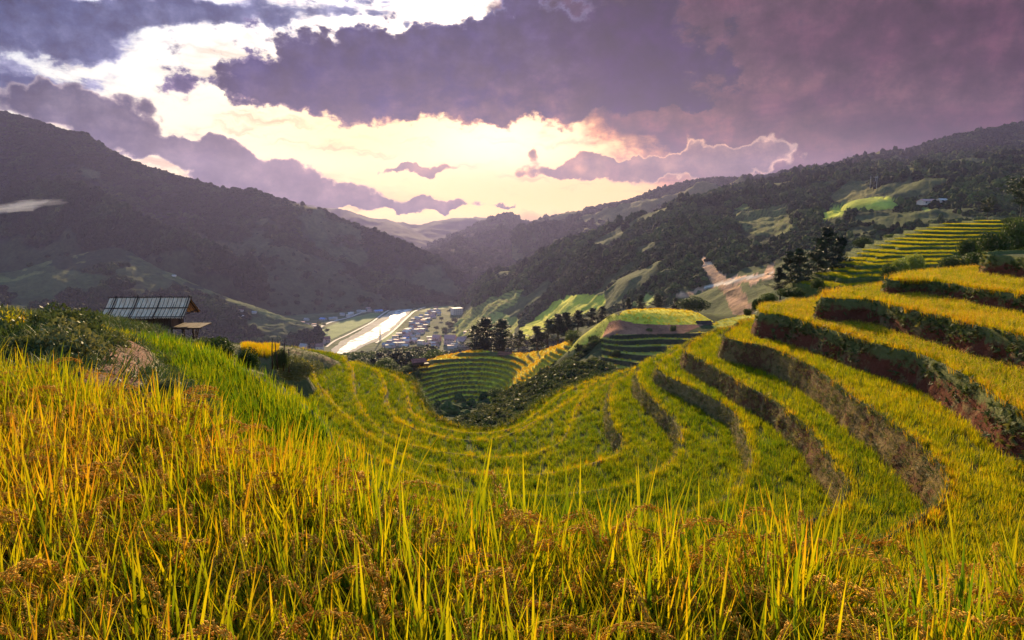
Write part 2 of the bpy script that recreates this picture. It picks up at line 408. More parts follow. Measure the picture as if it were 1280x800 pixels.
m_dryleaf = leafy('shrub_leaf', [(0, (.045, .060, .020)), (.5, (.10, .115, .038)), (1, (.20, .18, .07))], trans=.25, inst=None, spec=.08)
m_limeleaf = leafy('lime_leaf', [(0, (.10, .15, .02)), (.5, (.17, .22, .03)), (1, (.25, .27, .04))], trans=.35, inst=None)
m_bark = simple_mat('bark', (.07, .05, .035), scale=3, stretch=(4, 4, 1))
m_wood = simple_mat('weathered_wood', (.13, .075, .045), scale=5, stretch=(6, 6, .8))
m_wood_d = simple_mat('dark_wood', (.06, .034, .024), scale=5, stretch=(6, 6, .8))
m_deck = simple_mat('deck_board', (.08, .042, .025), scale=5, stretch=(1, 6, 1))
m_tile = simple_mat('split_bamboo_tile', (.50, .35, .22), var=.45, scale=3, stretch=(7, 1, 1), spec=.02)
m, t, out = new_mat('tile_rows'); p_ = t.n('ShaderNodeTexCoord').outputs['Object']; sx_ = t.n('ShaderNodeSeparateXYZ'); t.L.new(p_, sx_.inputs[0])
n_ = t.noise(t.v('MULTIPLY', p_, (6, 1.2, 1)), 1.6, 5, .6); g_ = t.m('ABSOLUTE', t.m('SINE', t.m('MULTIPLY', t.m('ADD', sx_.outputs[0], 3.45), 3.14159/.1684*.5)))
c_ = t.mix(t.ss(g_, .10, .38), (.12, .075, .05), t.ramp(n_, [(.3, (.58, .34, .20)), (.5, (.76, .50, .32)), (.72, (.86, .64, .44))]))
t.L.new(principled(t, c_, .9, .02), out.inputs[0]); m_tile = m
m_rust = simple_mat('rusty_sheet', (.25, .09, .05), var=.4, scale=2)

proto_coll('rice_near', [clump(100+i, 31, .89, .0155, .09, 7, fold=.22, lean=(.01, .34), curl=(0, .55), pan=2, grains=170, lenvar=.42, panh=.9) for i in range(7)], m_rice)
proto_coll('rice_mid', [clump(200+i, 21, .44, .0125, .12, 3, lean=(.02, .36), curl=(0, .4), pan=0, lenvar=.4, tipk=.55) for i in range(6)], m_rice)
proto_coll('rice_ripe', [clump(250+i, 19, .50, .0135, .12, 3, lean=(.02, .4), curl=(0, .5), pan=3, lenvar=.4, tipk=.5) for i in range(6)], m_rice)
proto_coll('rice_far', [clump(300+i, 30, .6, .045, .4, 2, lean=(.02, .4), curl=(0, .4), pan=3, lenvar=.4) for i in range(5)], m_rice)
proto_coll('weed', [clump(400+i, 16, .34, .017, .12, 4, lean=(.15, .9), curl=(.4, 1.5), lenvar=.5) for i in range(4)], m_weed)
def fern(seed):
    r = np.random.default_rng(seed); Vs = []; Fs = []; Cs = []; n0 = 0
    for k in range(9):
        az = r.uniform(0, 2*pi); L = r.uniform(.25, .45); lean = r.uniform(.4, 1.1); b = r.random(); n = 11; t = np.linspace(.1, 1, n); ang = lean+1.0*t
        d = np.array([cos(az), sin(az), 0]); s = np.array([-sin(az), cos(az), 0]); x = np.cumsum(np.sin(ang))*L/n; z = np.cumsum(np.cos(ang))*L/n
        for i in range(n):
            p = x[i]*d+np.array([0, 0, z[i]]); w = L*.34*(1-t[i])**.7*min(1, t[i]*4)+.01
            for sg in (-1, 1):
                q = p+sg*s*w+d*w*.35-np.array([0, 0, w*.25]); e = d*L*.045
                Vs.append(np.array([p-e, p+e, q])); Fs.append(np.array([[0, 1, 2]])+n0); n0 += 3; Cs.append(np.array([[0, 0, b]]*2+[[.6, 0, b]]))
    return mesh_np('fern', np.concatenate(Vs), np.concatenate(Fs), {'col': ('FLOAT_COLOR', np.concatenate(Cs))})
proto_coll('fern', [fern(450+i) for i in range(4)], m_weed)
proto_coll('crown', [lump(500+i, 3, .42, .85) for i in range(6)]+[lump(520+i, 3, .34, 1.3) for i in range(2)], m_crown)
def shrubmesh(seed):
    V, Fc, c = bush_mesh(seed, 260, .34, .5)
    return mesh_np('shrub', V, Fc, {'col': ('FLOAT_COLOR', c)}, False)
m_scrub = leafy('scrub_leaf', [(0, (.035, .052, .018)), (.5, (.085, .10, .034)), (1, (.19, .17, .06))], trans=.25, spec=.03)
proto_coll('scrub', [shrubmesh(600+i) for i in range(5)], m_scrub)

def tree_thing(kind, parts, mat, label, cat, group, loc, rz=0, sc=1.):
    tr, (V, Fc, c) = parts
    e = empty(kind, label, cat, loc, rz, group); e.scale = (sc,)*3
    tr.build('trunk', m_bark, e, True)
    link('crown', mesh_np('crown', V, Fc, {'col': ('FLOAT_COLOR', c)}, False), mat, e)
    return e
# ------------------------------------------------------------------ near hillside
def ground_mat(name, cols, scale=1.5, bmp=.6, dist=.12):
    m, t, out = new_mat(name); p = t.n('ShaderNodeTexCoord').outputs['Object']
    n = t.noise(p, scale, 8, .65); n2 = t.noise(p, scale*6, 4, .6)
    c = t.ramp(t.m('ADD', t.m('MULTIPLY', n, .75), t.m('MULTIPLY', n2, .25)), [(.33, cols[0]), (.5, cols[1]), (.66, cols[2])])
    t.L.new(principled(t, c, .9, .1, bump(t, n2, bmp, dist)), out.inputs[0]); return m
m_soil = ground_mat('paddy_soil', [(.035, .045, .012), (.06, .07, .018), (.09, .08, .025)])
m_bank = ground_mat('bank_earth', [(.05, .055, .018), (.09, .085, .028), (.17, .085, .045)], .5)
def riser_mat(name, earth, dry, green, dry_amt, green_h):
    m, t, out = new_mat(name); p = t.n('ShaderNodeTexCoord').outputs['Object']
    a = t.n('ShaderNodeAttribute', attribute_name='rise').outputs['Fac']
    n = t.noise(p, 2.2, 8, .7); n2 = t.noise(p, 9, 5, .7); n3 = t.noise(p, .5, 3)
    c = t.mix(n2, tuple(x*.55 for x in earth), tuple(x*1.35 for x in earth))
    k = t.ss(t.m('ADD', n, t.m('MULTIPLY', t.m('SUBTRACT', n3, .5), .8)), .62-dry_amt*.35, .75-dry_amt*.35)
    c = t.mix(k, c, t.mix(n2, tuple(x*.5 for x in dry), tuple(x*1.4 for x in dry)))
    g = t.ss(t.m('ADD', a, t.m('MULTIPLY', t.m('SUBTRACT', n, .5), 1.1)), green_h, green_h+.22)
    c = t.mix(g, c, t.mix(n2, tuple(x*.5 for x in green), tuple(x*1.5 for x in green)))
    t.L.new(principled(t, c, .95, .05, bump(t, t.m('ADD', n, n2), .9, .12)), out.inputs[0]); return m
m_rise_hi = riser_mat('fern_grown_bank', (.12, .038, .022), (.16, .11, .05), (.11, .12, .04), .35, .55)
m_rise_mid = riser_mat('red_earth_bank', (.13, .058, .030), (.20, .135, .055), (.09, .10, .03), .62, .86)
m_rise_lo = riser_mat('dry_weed_bank', (.16, .09, .045), (.25, .18, .075), (.10, .11, .03), .9, .93)

# lips of the terraces: ('p',u,v) seen in the photo at the known level, ('w',x,y) hidden from it
Pp = lambda *a: [('p', a[i], a[i+1]) for i in range(0, len(a), 2)]
Ww = lambda *a: [('w', a[i], a[i+1]) for i in range(0, len(a), 2)]
LIPS = [
 (-13.4, Ww(30, 66, 10, 57, 3.5, 50)+Pp(622, 531, 590, 532, 560, 526, 542, 516, 532, 502, 523, 490)+Ww(-8.2, 54, -14, 60)),
 (-12.8, Ww(34, 65, 12, 56, 4.6, 49)+Pp(650, 527, 625, 535, 595, 538, 565, 534, 535, 527, 519, 516, 511, 500, 506, 484)+Ww(-9.6, 53, -17, 59)),
 (-12.2, Ww(38, 63, 14, 54.5, 6, 48)+Pp(716, 496, 700, 505, 662, 527, 625, 543, 600, 547, 560, 544, 528, 536, 504, 527, 490, 514, 483, 496, 478, 470)+Ww(-11.4, 53, -20, 58)),
 (-11.7, Ww(44, 62, 18, 54.6, 8, 49)+Pp(750, 481, 735, 489, 722, 505, 717, 516, 709, 533, 698, 549, 675, 560, 650, 566, 605, 567, 555, 561, 515, 552, 485, 538, 462, 520, 447, 498, 441, 475, 438, 455)+Ww(-15, 56, -24, 60)),
 (-10.8, Ww(46, 61, 20.5, 55, 10.6, 50)+Pp(796, 459, 782, 467, 767, 477, 761, 495, 762, 518, 770, 535, 777, 546, 776, 557, 762, 568, 730, 578, 680, 587, 640, 589, 590, 587, 540, 577, 490, 557, 450, 530, 418, 500, 398, 475, 387, 456)+Ww(-17, 51, -27, 55)),
 (-9.95, Ww(50, 60, 23, 55, 12.6, 50.5)+Pp(829, 440, 810, 447, 798, 456, 796, 467, 801, 478, 815, 495, 830, 510, 845, 525, 851, 535, 849, 552, 838, 573, 812, 590, 775, 602, 720, 611, 640, 613, 590, 609, 520, 590, 460, 562, 410, 530, 378, 498, 360, 476)+Ww(-17, 43.5, -28, 48)),
 (-9.15, Ww(52, 58, 24, 53.5, 13.6, 49.2)+Pp(855, 431, 836, 440, 824, 450, 822, 458, 832, 466, 856, 477, 880, 490, 905, 502, 917, 512, 927, 530, 937, 555, 938, 575, 928, 598, 902, 620, 867, 633, 825, 643, 770, 650, 700, 655, 620, 650, 540, 626, 470, 590, 410, 550, 372, 516, 350, 492)+Ww(-14.5, 36, -26, 41)),
 (-8.2, Ww(52, 56, 25, 51.5, 14.6, 47.4)+Pp(881, 418, 866, 424, 858, 431, 857, 438, 866, 443, 892, 457, 930, 480, 957, 493, 980, 508, 1004, 528, 1030, 558, 1048, 582, 1058, 603, 1054, 624, 1036, 638, 1008, 651, 975, 661, 930, 672, 850, 688, 700, 700, 560, 672, 460, 618, 400, 567, 358, 526, 334, 502)+Ww(-13, 31.5, -24, 36)),
 (-7.0, Ww(52, 53, 26, 48.5, 15.5, 44)+Pp(916, 407, 908, 413, 906, 419, 918, 423, 965, 434, 1014, 457, 1060, 489, 1092, 511, 1131, 538, 1165, 568, 1182, 594, 1180, 617, 1163, 636, 1130, 656, 1090, 673, 1050, 686, 900, 738, 700, 758, 540, 718, 450, 640, 390, 580, 345, 537, 316, 508)+Ww(-11.5, 26.5, -22, 31)),
 (-5.7, Ww(56, 55, 27, 48, 17, 42.6)+Pp(958, 379, 948, 385, 950, 389, 985, 394, 1010, 402, 1055, 416, 1100, 429, 1147, 440, 1197, 462, 1235, 485, 1280, 512)+Ww(14.7, 15.6, 11.4, 11.4, 6, 9.8, 1, 9.7, -2, 11)+Pp(398, 608, 362, 566, 328, 525, 306, 496)+Ww(-10.5, 23, -20, 28)),
 (-4.5, Ww(55, 51, 29, 45.6, 20, 40)+Pp(1037, 363, 1028, 367, 1032, 371, 1085, 373, 1135, 385, 1185, 396, 1222, 405, 1280, 418)+Ww(17.8, 18, 13.4, 11, 7, 8.1, 1, 7.8, -2.4, 9)+Pp(378, 612, 346, 557, 312, 512, 288, 478)+Ww(-9.3, 19.5, -18, 24)),
 (-3.7, Ww(60, 51, 33, 45.6, 23.8, 41)+Pp(1117, 343, 1108, 346, 1113, 349, 1150, 349, 1185, 353, 1222, 359, 1280, 367)+Ww(22.4, 20, 17, 11, 9, 6.3, 2.4, 5.6, -1.7, 6.7)+Pp(362, 606, 333, 555, 295, 505, 268, 468)+Ww(-8.4, 17, -17, 21)),
 (-2.5, Ww(70, 48, 42, 46, 31.5, 43.6)+Pp(1240, 313, 1232, 316, 1240, 317, 1260, 318, 1282, 320)+Ww(27.4, 20, 20, 9, 10, 4.6, 3.4, 4.0, -.4, 4.9)+Pp(432, 561, 402, 520, 352, 482, 302, 455)+Ww(-6.4, 13, -13, 16)),
 (-1.35, Ww(60, 34, 33, 30, 29, 14, 20, 5.2, 6, 2.9)+Pp(1280, 702, 1130, 692, 1000, 682, 870, 658, 700, 636, 600, 616, 480, 597, 430, 582, 380, 566, 330, 542, 260, 512, 215, 499, 140, 492, 90, 480, 50, 455, 0, 451)+Ww(-7, 6.6, -20, 8)),
]
LAB = [None,
 'lowest green rice terrace closing the bowl above the shrubby gully',
 'narrow green rice terrace with a low silhouette rim at the bottom of the bowl',
 'green rice terrace around a short sliver of bank at the heart of the bowl',
 'green rice terrace above a small brown bank, second bank from the bowl centre',
 'wide green rice terrace above the S-bent dry weed bank near the bowl centre',
 'green rice terrace above the long thin pale bank ending in a yellow rim',
 'rice terrace between the pale dry weed bank and the red earth bank above it',
 'broad yellow rice terrace above the long red earth bank with a green brow',
 'golden rice terrace above a thick dark ferny bank running out at the right edge',
 'golden rice terrace with a rounded nose beside the shrubs, over the tallest dark bank',
 'short golden rice terrace directly below the highest corner terrace at right',
 'bright green rice terrace sloping past the dirt path below the stilt hut',
 'ripe orange and green rice terrace at the camera with drooping grain heads']
RIPE = [0.40, .39, .41, .38, .41, .38, .41, .46, .58, .66, .68, .69, .37, .38]
lips = []
for z0, ent in LIPS:
    pts = [PZ(e[1], e[2], z0)[:2] if e[0] == 'p' else np.array(e[1:], float) for e in ent]
    lips.append((z0, crom(np.array(pts), .22)))
# the left bank: a spur of earth that the terraces run into
bk = [PD(*a) for a in [(0, 478, 7.6), (100, 493, 6.9), (200, 478, 7.4), (160, 455, 9), (186, 438, 11.5), (60, 425, 9), (0, 414, 9.5), (100, 422, 13), (150, 425, 20), (225, 433, 52), (165, 429, 42), (120, 422, 30), (0, 414, 18), (-120, 400, 14), (-140, 430, 8),
     (250, 441, 18), (300, 449, 21), (345, 464, 27), (382, 459, 40), (432, 457, 52), (330, 441, 42), (285, 436, 46), (200, 470, 78), (300, 490, 92), (400, 510, 100), (0, 440, 66), (-200, 430, 40), (470, 520, 80)]]
bk += [PD(*a) for a in [(200, 431, 25), (120, 420, 25), (60, 416, 25), (0, 414, 26), (250, 439, 28), (200, 432, 32), (300, 446, 32)]]
bk += [PZ(u, v, z)-np.array([0, 0, 1.3]) for u, v, z in [(352, 492, -9.15), (374, 518, -9.15), (398, 490, -10.8), (440, 480, -11.7), (330, 512, -7.6), (312, 515, -6.2), (420, 505, -10.8), (365, 482, -9.95), (455, 510, -11.7)]]
bk += [np.array(a, float) for a in [(-3, 56, -25), (-6, 61, -24), (-4, 76, -34), (-9, 54, -18.5), (0, 48, -22), (-13, 47.5, -13.2), (-11, 42, -13.5), (-3.0, 7.2, -3.3), (-3.6, 10.5, -4.2), (-2, 15, -8.3), (-5, 20, -8), (-6, 26, -11), (-7, 34, -13), (-6, 46, -15), (0, 26, -14), (3, 8, -6), (-9, 3, -2.5), (-3, 3, -3.2), (-20, 4, -2)]]
bank = TPS(bk, 1e-4)
gx, gy = np.meshgrid(np.arange(-60, 1, .3), np.arange(4.5, 96, .3))
def bankz(x, y): return bank(x, y)+.10*fbm(x*.8, y*.8, 4, 3)+.05*fbm(x*3, y*3, 3, 5)
gz = bankz(gx, gy)
sheetV = np.stack([gx, gy, gz], -1).reshape(-1, 3)
tag(link('hillside', mesh_np('hillside', sheetV, grid_faces(*gx.shape)), m_bank), 'low earth spur on the left with a red dirt path, carrying the stilt hut', 'hillside', kind='structure')

TERR = []
for k in range(len(lips)):
    z0, L = lips[k]; fore = k == len(lips)-1
    nrm = normals2(L); zg = z0-(.68 if fore else .26); ztop = zg+.12 if fore else z0-(.06 if k >= 7 else .14)
    zb = (lips[k-1][0]-.26) if k else z0-4
    h = ztop-zb; bat = .16*h+.06; rows = 9
    n = len(L); s = np.linspace(0, n*.22, n)
    W = [];
    for j in range(rows):
        f = j/(rows-1); wob = .13*fbm(s*.55, np.full(n, k*9.1), 3, 40)
        rough = .13*fbm(s*2.1, np.full(n, f*h*2.2+k*3), 3, 41)+.05*fbm(s*6, np.full(n, f*h*6+k*3), 2, 42)
        off = bat*(1-f)+wob*(1-.3*f)+rough*sin(pi*min(f*1.15, 1)); W.append(np.c_[L+nrm*off[:, None], np.full(n, zb-.05+(h+.05)*f)])
    wob = .13*fbm(s*.55, np.full(n, k*9.1), 3, 40)*.7
    zt = ztop+.035*fbm(s*1.3, np.full(n, k*5.), 3, 43)
    W[-1][:, 2] = zt
    W.append(np.c_[L-nrm*(.05-wob[:, None]), zt-.02]); W.append(np.c_[L-nrm*(.13-wob[:, None]), np.full(n, zg)])
    W = np.array(W); foot = W[0][:, :2]
    TERR.append(dict(z=z0, zg=zg, zb=zb, L=L, W=W, foot=foot, h=h, inner=W[-1]))
CAMCLEAR = .95
def fore_(k): return k == len(TERR)-1
ORD = None
for k in range(len(TERR)):
    T = TERR[k]; W = T['W']; R, n = W.shape[:2]
    risef = np.repeat(np.r_[np.linspace(0, 1, R-2), 1.05, 1.0], n)
    mr = m_bank if k == 0 else m_rise_hi if 9 <= k <= 12 else (m_rise_mid if k in (7, 8) else m_rise_lo)
    if k == 0:
        tag(link('bank', mesh_np('bank', W.reshape(-1, 3), grid_faces(R, n), {'rise': ('FLOAT', risef)}), mr), 'weedy drop below the lowest rice terrace of the bowl', 'bank', kind='structure')
    ter = None
    # floor of the terrace from this lip back to the foot of the next bank (last one: back past the camera)
    A = T['inner'].copy(); zg = T['zg']; A[:, :2] += normals2(T['L'])*(.10 if k > 3 else .16)
    if k < len(TERR)-1: B = TERR[k+1]['foot']
    else: B = np.array(crom(np.array([(64, 20), (36, 10), (22, -6), (4, -6), (-8, -4), (-24, 2)], float), .5))
    V = np.vstack([A, np.c_[B, np.full(len(B), zg)]])
    Tr = strip_tris(A[:, :2], B)
    lab = LAB[k] if k else 'strip of green rice on the last ledge before the slope drops out of sight'
    ter = link('rice_terrace', mesh_np('rice_terrace', V, Tr, smooth=False), m_soil)
    tag(ter, lab, 'rice terrace', 'rice terraces around the near bowl', kind='structure')
    if k:
        link('bank', mesh_np('bank', W.reshape(-1, 3), grid_faces(R, n), {'rise': ('FLOAT', risef)}), mr, ter)
    # rice
    cen = V[Tr].mean(1); D = np.hypot(cen[:, 0], cen[:, 1])
    okv = in_view(cen+np.array([0, 0, .4]), 260, 200) | (D < 6)
    if k == len(TERR)-1: dens = np.where(D < 22, 56., 0)
    elif k == len(TERR)-2: dens = np.where(D < 30, 75., 0)
    else: dens = np.clip(38*(16/np.maximum(D, 1))**.75, 15, 38)
    # long thin triangles: subdivide by sampling, then filter point by point
    P, _ = sample_tris(V, Tr, dens)
    Dp = np.hypot(P[:, 0], P[:, 1]); keep = in_view(P+np.array([0, 0, .4]), 200, 160) & (Dp > CAMCLEAR) & (Dp < 90)
    P = P[keep]; Dp = Dp[keep]
    bz = bank(P[:, 0], P[:, 1]); inb = (P[:, 0] < 0) & (P[:, 0] > -59) & (P[:, 1] > 4.6)
    keep = ~(inb & (bz > zg+.12)); P = P[keep]; Dp = Dp[keep]
    if not len(P): continue
    # distance to the lip; edge rows tinted riper to paint their backlit glow
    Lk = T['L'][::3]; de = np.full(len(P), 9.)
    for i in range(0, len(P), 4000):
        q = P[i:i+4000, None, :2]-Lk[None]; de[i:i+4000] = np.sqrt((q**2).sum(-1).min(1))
    pn = fbm(P[:, 0]*.35, P[:, 1]*.35, 4, 60+k); pn2 = fbm(P[:, 0]*1.6, P[:, 1]*1.6, 3, 80+k)
    u, v = proj(P)
    pk = .24 if k >= 9 else .13; rip = RIPE[k]+pk*pn+.5*pk*pn2+(.09 if k >= 9 else .06)*rng.normal(size=len(P))
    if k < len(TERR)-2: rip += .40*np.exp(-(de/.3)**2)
    hue = np.clip(.75+.4*fbm(P[:, 0]*.8, P[:, 1]*.8, 3, 90+k)+rng.normal(0, .12, len(P)), 0, 1)
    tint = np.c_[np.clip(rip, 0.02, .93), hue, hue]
    if k == len(TERR)-1:
        s = rng.uniform(.86, 1.12, len(P)); far = Dp > 9
        scatter('rice', 'rice_near', P[~far], s[~far], tint[~far], ter, .05)
        if far.any(): scatter('rice', 'rice_mid', P[far], 1.4*s[far], tint[far], ter)
    else:
        s = rng.uniform(.82, 1.18, len(P))*(.9+.12*fbm(P[:, 0]*.5, P[:, 1]*.5, 2, 70+k))*(1+.12*np.exp(-(de/.35)**2))
        if k == len(TERR)-2: s *= .92
        if k < 4: s *= .8
        if 3 < k < 9: s *= .86
        sc = np.c_[s*(1+.012*Dp), s*(1+.012*Dp), s]
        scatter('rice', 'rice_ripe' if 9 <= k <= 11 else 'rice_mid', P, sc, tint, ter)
    T['n'] = len(P)
    # weeds on the bank face and brow
    if k >= len(TERR)-1: continue
    F4 = grid_faces(R-2, n); T3 = np.vstack([F4[:, :3], F4[:, [0, 2, 3]]]); Vw = W.reshape(-1, 3)
    fr = risef[T3[:, 0]]
    if 9 <= k: dn = np.where(fr > .4, 30., 12.)*(.35+1.3*sstep(-.15, .25, fbm(Vw[T3[:, 0], 0]*.7, Vw[T3[:, 0], 1]*.7+Vw[T3[:, 0], 2], 3, 30+k)))
    elif k in (7, 8): dn = np.where(fr > .75, 60., 26.)
    else: dn = np.where(fr > .8, 50., 44.) if k else np.full(len(fr), 60.)
    Pw, kk = sample_tris(Vw, T3, dn); f = fr[kk]; keep = in_view(Pw, 150, 100) & ((Pw[:, 0] > 4.5) | (k == 0)); Pw = Pw[keep]; f = f[keep]
    if len(Pw):
        g = rng.random(len(Pw)); green = (k >= 9) | (k == 0) | (f > .8) | (rng.random(len(Pw)) < .3)
        tv = np.where(green, .36+.24*rng.normal(size=len(Pw)), .78+.25*rng.normal(size=len(Pw)))
        tt = np.c_[np.clip(tv, 0, 1), np.full(len(Pw), .7), g]
        sc = rng.uniform(.5, 1.05, len(Pw))*(1.7 if k == 0 else .62 if k >= 9 else .8)
        scatter('weeds', 'fern' if k >= 9 else 'weed', Pw, sc, tt, ter, .55)
# rice growing on the bank top left of the path, weeds elsewhere on it
m_path = ground_mat('red_path_earth', [(.07, .045, .02), (.13, .045, .025), (.19, .07, .038)], 1.6, .8, .08)
def on_bank(n, poly, D0, D1):          # random places of the bank that the polygon of the photo covers
    x = rng.uniform(-50, 0, n); y = rng.uniform(D0, D1, n); z = bank(x, y); u, v = proj(np.c_[x, y, z])
    k = inpoly(u, v, poly); return np.c_[x, y, z][k]
# ------------------------------------------------------------------ left spur: path, rice on top, bushes, hut
pc = crom(np.array([PD(*a)[:2] for a in [(105, 494, 6.7), (135, 482, 7.3), (150, 467, 8.3), (160, 452, 9.6), (168, 444, 11.2)]]), .12)
pn_ = normals2(pc); nn = len(pc); wv = .26+.16*fbm(np.linspace(0, 9, nn), np.zeros(nn), 3, 4)
rowsP = [np.c_[pc+pn_*(wv*o)[:, None], bankz(*(pc+pn_*(wv*o)[:, None]).T)+.05-.04*abs(o)**3] for o in np.linspace(-1, 1, 9)]
tag(link('path', mesh_np('path', np.concatenate(rowsP), grid_faces(9, nn)), m_path), 'short trodden path of bare red earth climbing between the bushes', 'path', kind='structure')
# weeds over the spur
W0y = 4.8+rng.random(60000)**1.9*62; W0y = np.r_[W0y[:42000], rng.uniform(14, 62, 18000)]; W0 = np.c_[W0y*rng.uniform(-.86, -.12, 60000), W0y]
W0 = np.c_[W0, bankz(W0[:, 0], W0[:, 1])]; n_b = on_bank(50000, [(340, 436), (400, 440), (440, 452), (430, 480), (395, 492), (350, 482)], 18, 75); n_b[:, 2] = bankz(n_b[:, 0], n_b[:, 1]); W0 = np.r_[W0, n_b]; dpath = np.sqrt(((W0[:, None, :2]-pc[None, ::4])**2).sum(-1).min(1))
uu, vv = proj(W0); keep = in_view(W0, 60, 60) & (dpath > .16) & (rng.random(len(W0)) < np.where(dpath < .5, .12, .95))
W0 = W0[keep]
lv = 18*fbm(W0[:, 0]*.5, W0[:, 1]*.5, 3, 9)
tag(scatter('grass', 'weed', W0, rng.uniform(.45, .9, len(W0))*np.where(W0[:, 1] > 20, .6, 1), np.c_[np.clip(.35+.25*fbm(W0[:, 0]*.4, W0[:, 1]*.4, 3, 9)+rng.normal(0, .1, len(W0)), 0, 1), np.full(len(W0), .8), rng.random(len(W0))], None, .3),
    'rough grass and weeds covering the earth spur on the left', 'grass')
def patch(poly, D0, D1, rip, label, n=60000, hue=.9, sc=.9, coll='rice_mid'):
    P = on_bank(n, poly, D0, D1)
    if len(P) == 0: return
    D = np.hypot(P[:, 0], P[:, 1])
    tag(scatter('rice', coll, P, sc*rng.uniform(.85, 1.15, len(P))*(1+.01*D), np.c_[np.clip(rip+rng.normal(0, .09, len(P)), 0, 1), np.full(len(P), hue), rng.random(len(P))], None), label, 'rice')
patch([(45, 432), (48, 420), (130, 421), (182, 427), (178, 437), (120, 438)], 12, 40, .70, 'strip of ripe yellow rice on top of the spur between the bushes and the hut', sc=.55)
patch([(303, 452), (303, 434), (348, 434), (346, 446)], 24, 60, .80, 'small patch of bright yellow rice beyond the bushes right of the hut', hue=1, sc=.7)
patch([(-10, 415), (-10, 406), (14, 406), (46, 412), (30, 420)], 9, 26, .62, 'yellow green rice showing over the grassy mound at the left edge', sc=.6)
patch([(176, 446), (215, 434), (290, 440), (305, 456), (250, 452), (190, 450)], 11, 60, .26, 'bright green rice running up to the posts of the stilt hut', sc=.3)
# bushes
BP = []
for i in range(5):
    V, Fc, c = bush_mesh(700+i, 6500, .085, .42); BP.append(mesh_np('bush', V, Fc, {'col': ('FLOAT_COLOR', c)}, False))
def bush(u, v, D, wpx, hpx, label, mat=m_dryleaf, k=0, z=None, group=None, sink=.15, name='bush', cat='bush'):
    p = PD(u, v, D)
    if z is not None: p[2] = z
    w = wpx*D/F/1.85; h = hpx*D/F/.72
    o = link(name, BP[k % 5]); o.location = p-np.array([0, 0, h*sink]); o.scale = (w, w*.85, h); o.rotation_euler = (0, 0, random.uniform(0, 6))
    if not len(o.data.materials): o.data.materials.append(None)
    o.material_slots[0].link = 'OBJECT'; o.material_slots[0].material = mat
    return tag(o, label, cat, group)
for i, a in enumerate([
 (5, 440, 9.2, 130, 70, 'tall dark leafy bush cut by the left edge of the picture'),
 (66, 432, 9.8, 110, 56, 'rounded grassy bush that tops the mound, left of the yellow rice strip'),
 (92, 470, 8.4, 140, 80, 'big dark bush overhanging the red hollow beside the path'),
 (36, 470, 8.0, 130, 66, 'low bush at the rear border of the camera rice field, beside the left edge'),
 (132, 444, 10.5, 70, 36, 'grey green bush on the spur directly above the dirt path'),
 (150, 434, 15, 44, 20, 'small dark bush under the yellow rice strip left of the hut'),
 (206, 438, 30, 30, 10, 'bushy tuft in front of the hut wall, just right of the yellow rice'),
 (190, 434, 22, 34, 12, 'little bush between the yellow rice strip and the hut floor'),
 (182, 500, 7.2, 70, 22, 'low sprawling bush below the dirt path at the edge of the camera rice'),
 (205, 484, 7.6, 44, 14, 'flat little bush at the lower left tip of the bright green rice'),
 (277, 445, 21, 66, 30, 'dark dense bush in the clump right of the stilt hut'),
 (252, 440, 26, 44, 20, 'paler bush between the hut ladder and the dark bush clump'),
 (312, 456, 20, 40, 24, 'round dark bush in front of the small yellow rice patch'),
 (352, 455, 28, 26, 26, 'spiky bush beside the leaning fence stakes'),
 (376, 466, 33, 56, 26, 'bush on the brow where the left spur drops to the river'),
 (400, 541, 8.6, 30, 12, 'dark tuft over a small hollow in the middle of the green slope')]):
    bush(*a[:5], a[5], k=i, mat=m_dryleaf if i not in (10, 12) else m_broad)
# fence stakes at the brow
for i, (u, v, D, hp, dx) in enumerate([(340, 452, 27, 30, .05), (347, 453, 27.5, 26, -.08), (354, 455, 28, 33, .12), (361, 457, 28.5, 22, .02)]):
    p = PD(u, v, D); h = hp*D/F; mb = MB(); mb.tube([(0, 0, -.3), (dx*.5, 0, h*.5), (dx, .05, h)], [.028, .024, .018], 6)
    tag(mb.build('stake', m_wood_d, None, True, tuple(p)), ['leaning wooden stake nearest the yellow rice patch', 'short wooden stake, second from the yellow rice patch', 'tallest wooden stake on the brow of the left spur', 'stubby wooden stake furthest from the yellow rice patch'][i], 'stake', 'wooden stakes on the brow')

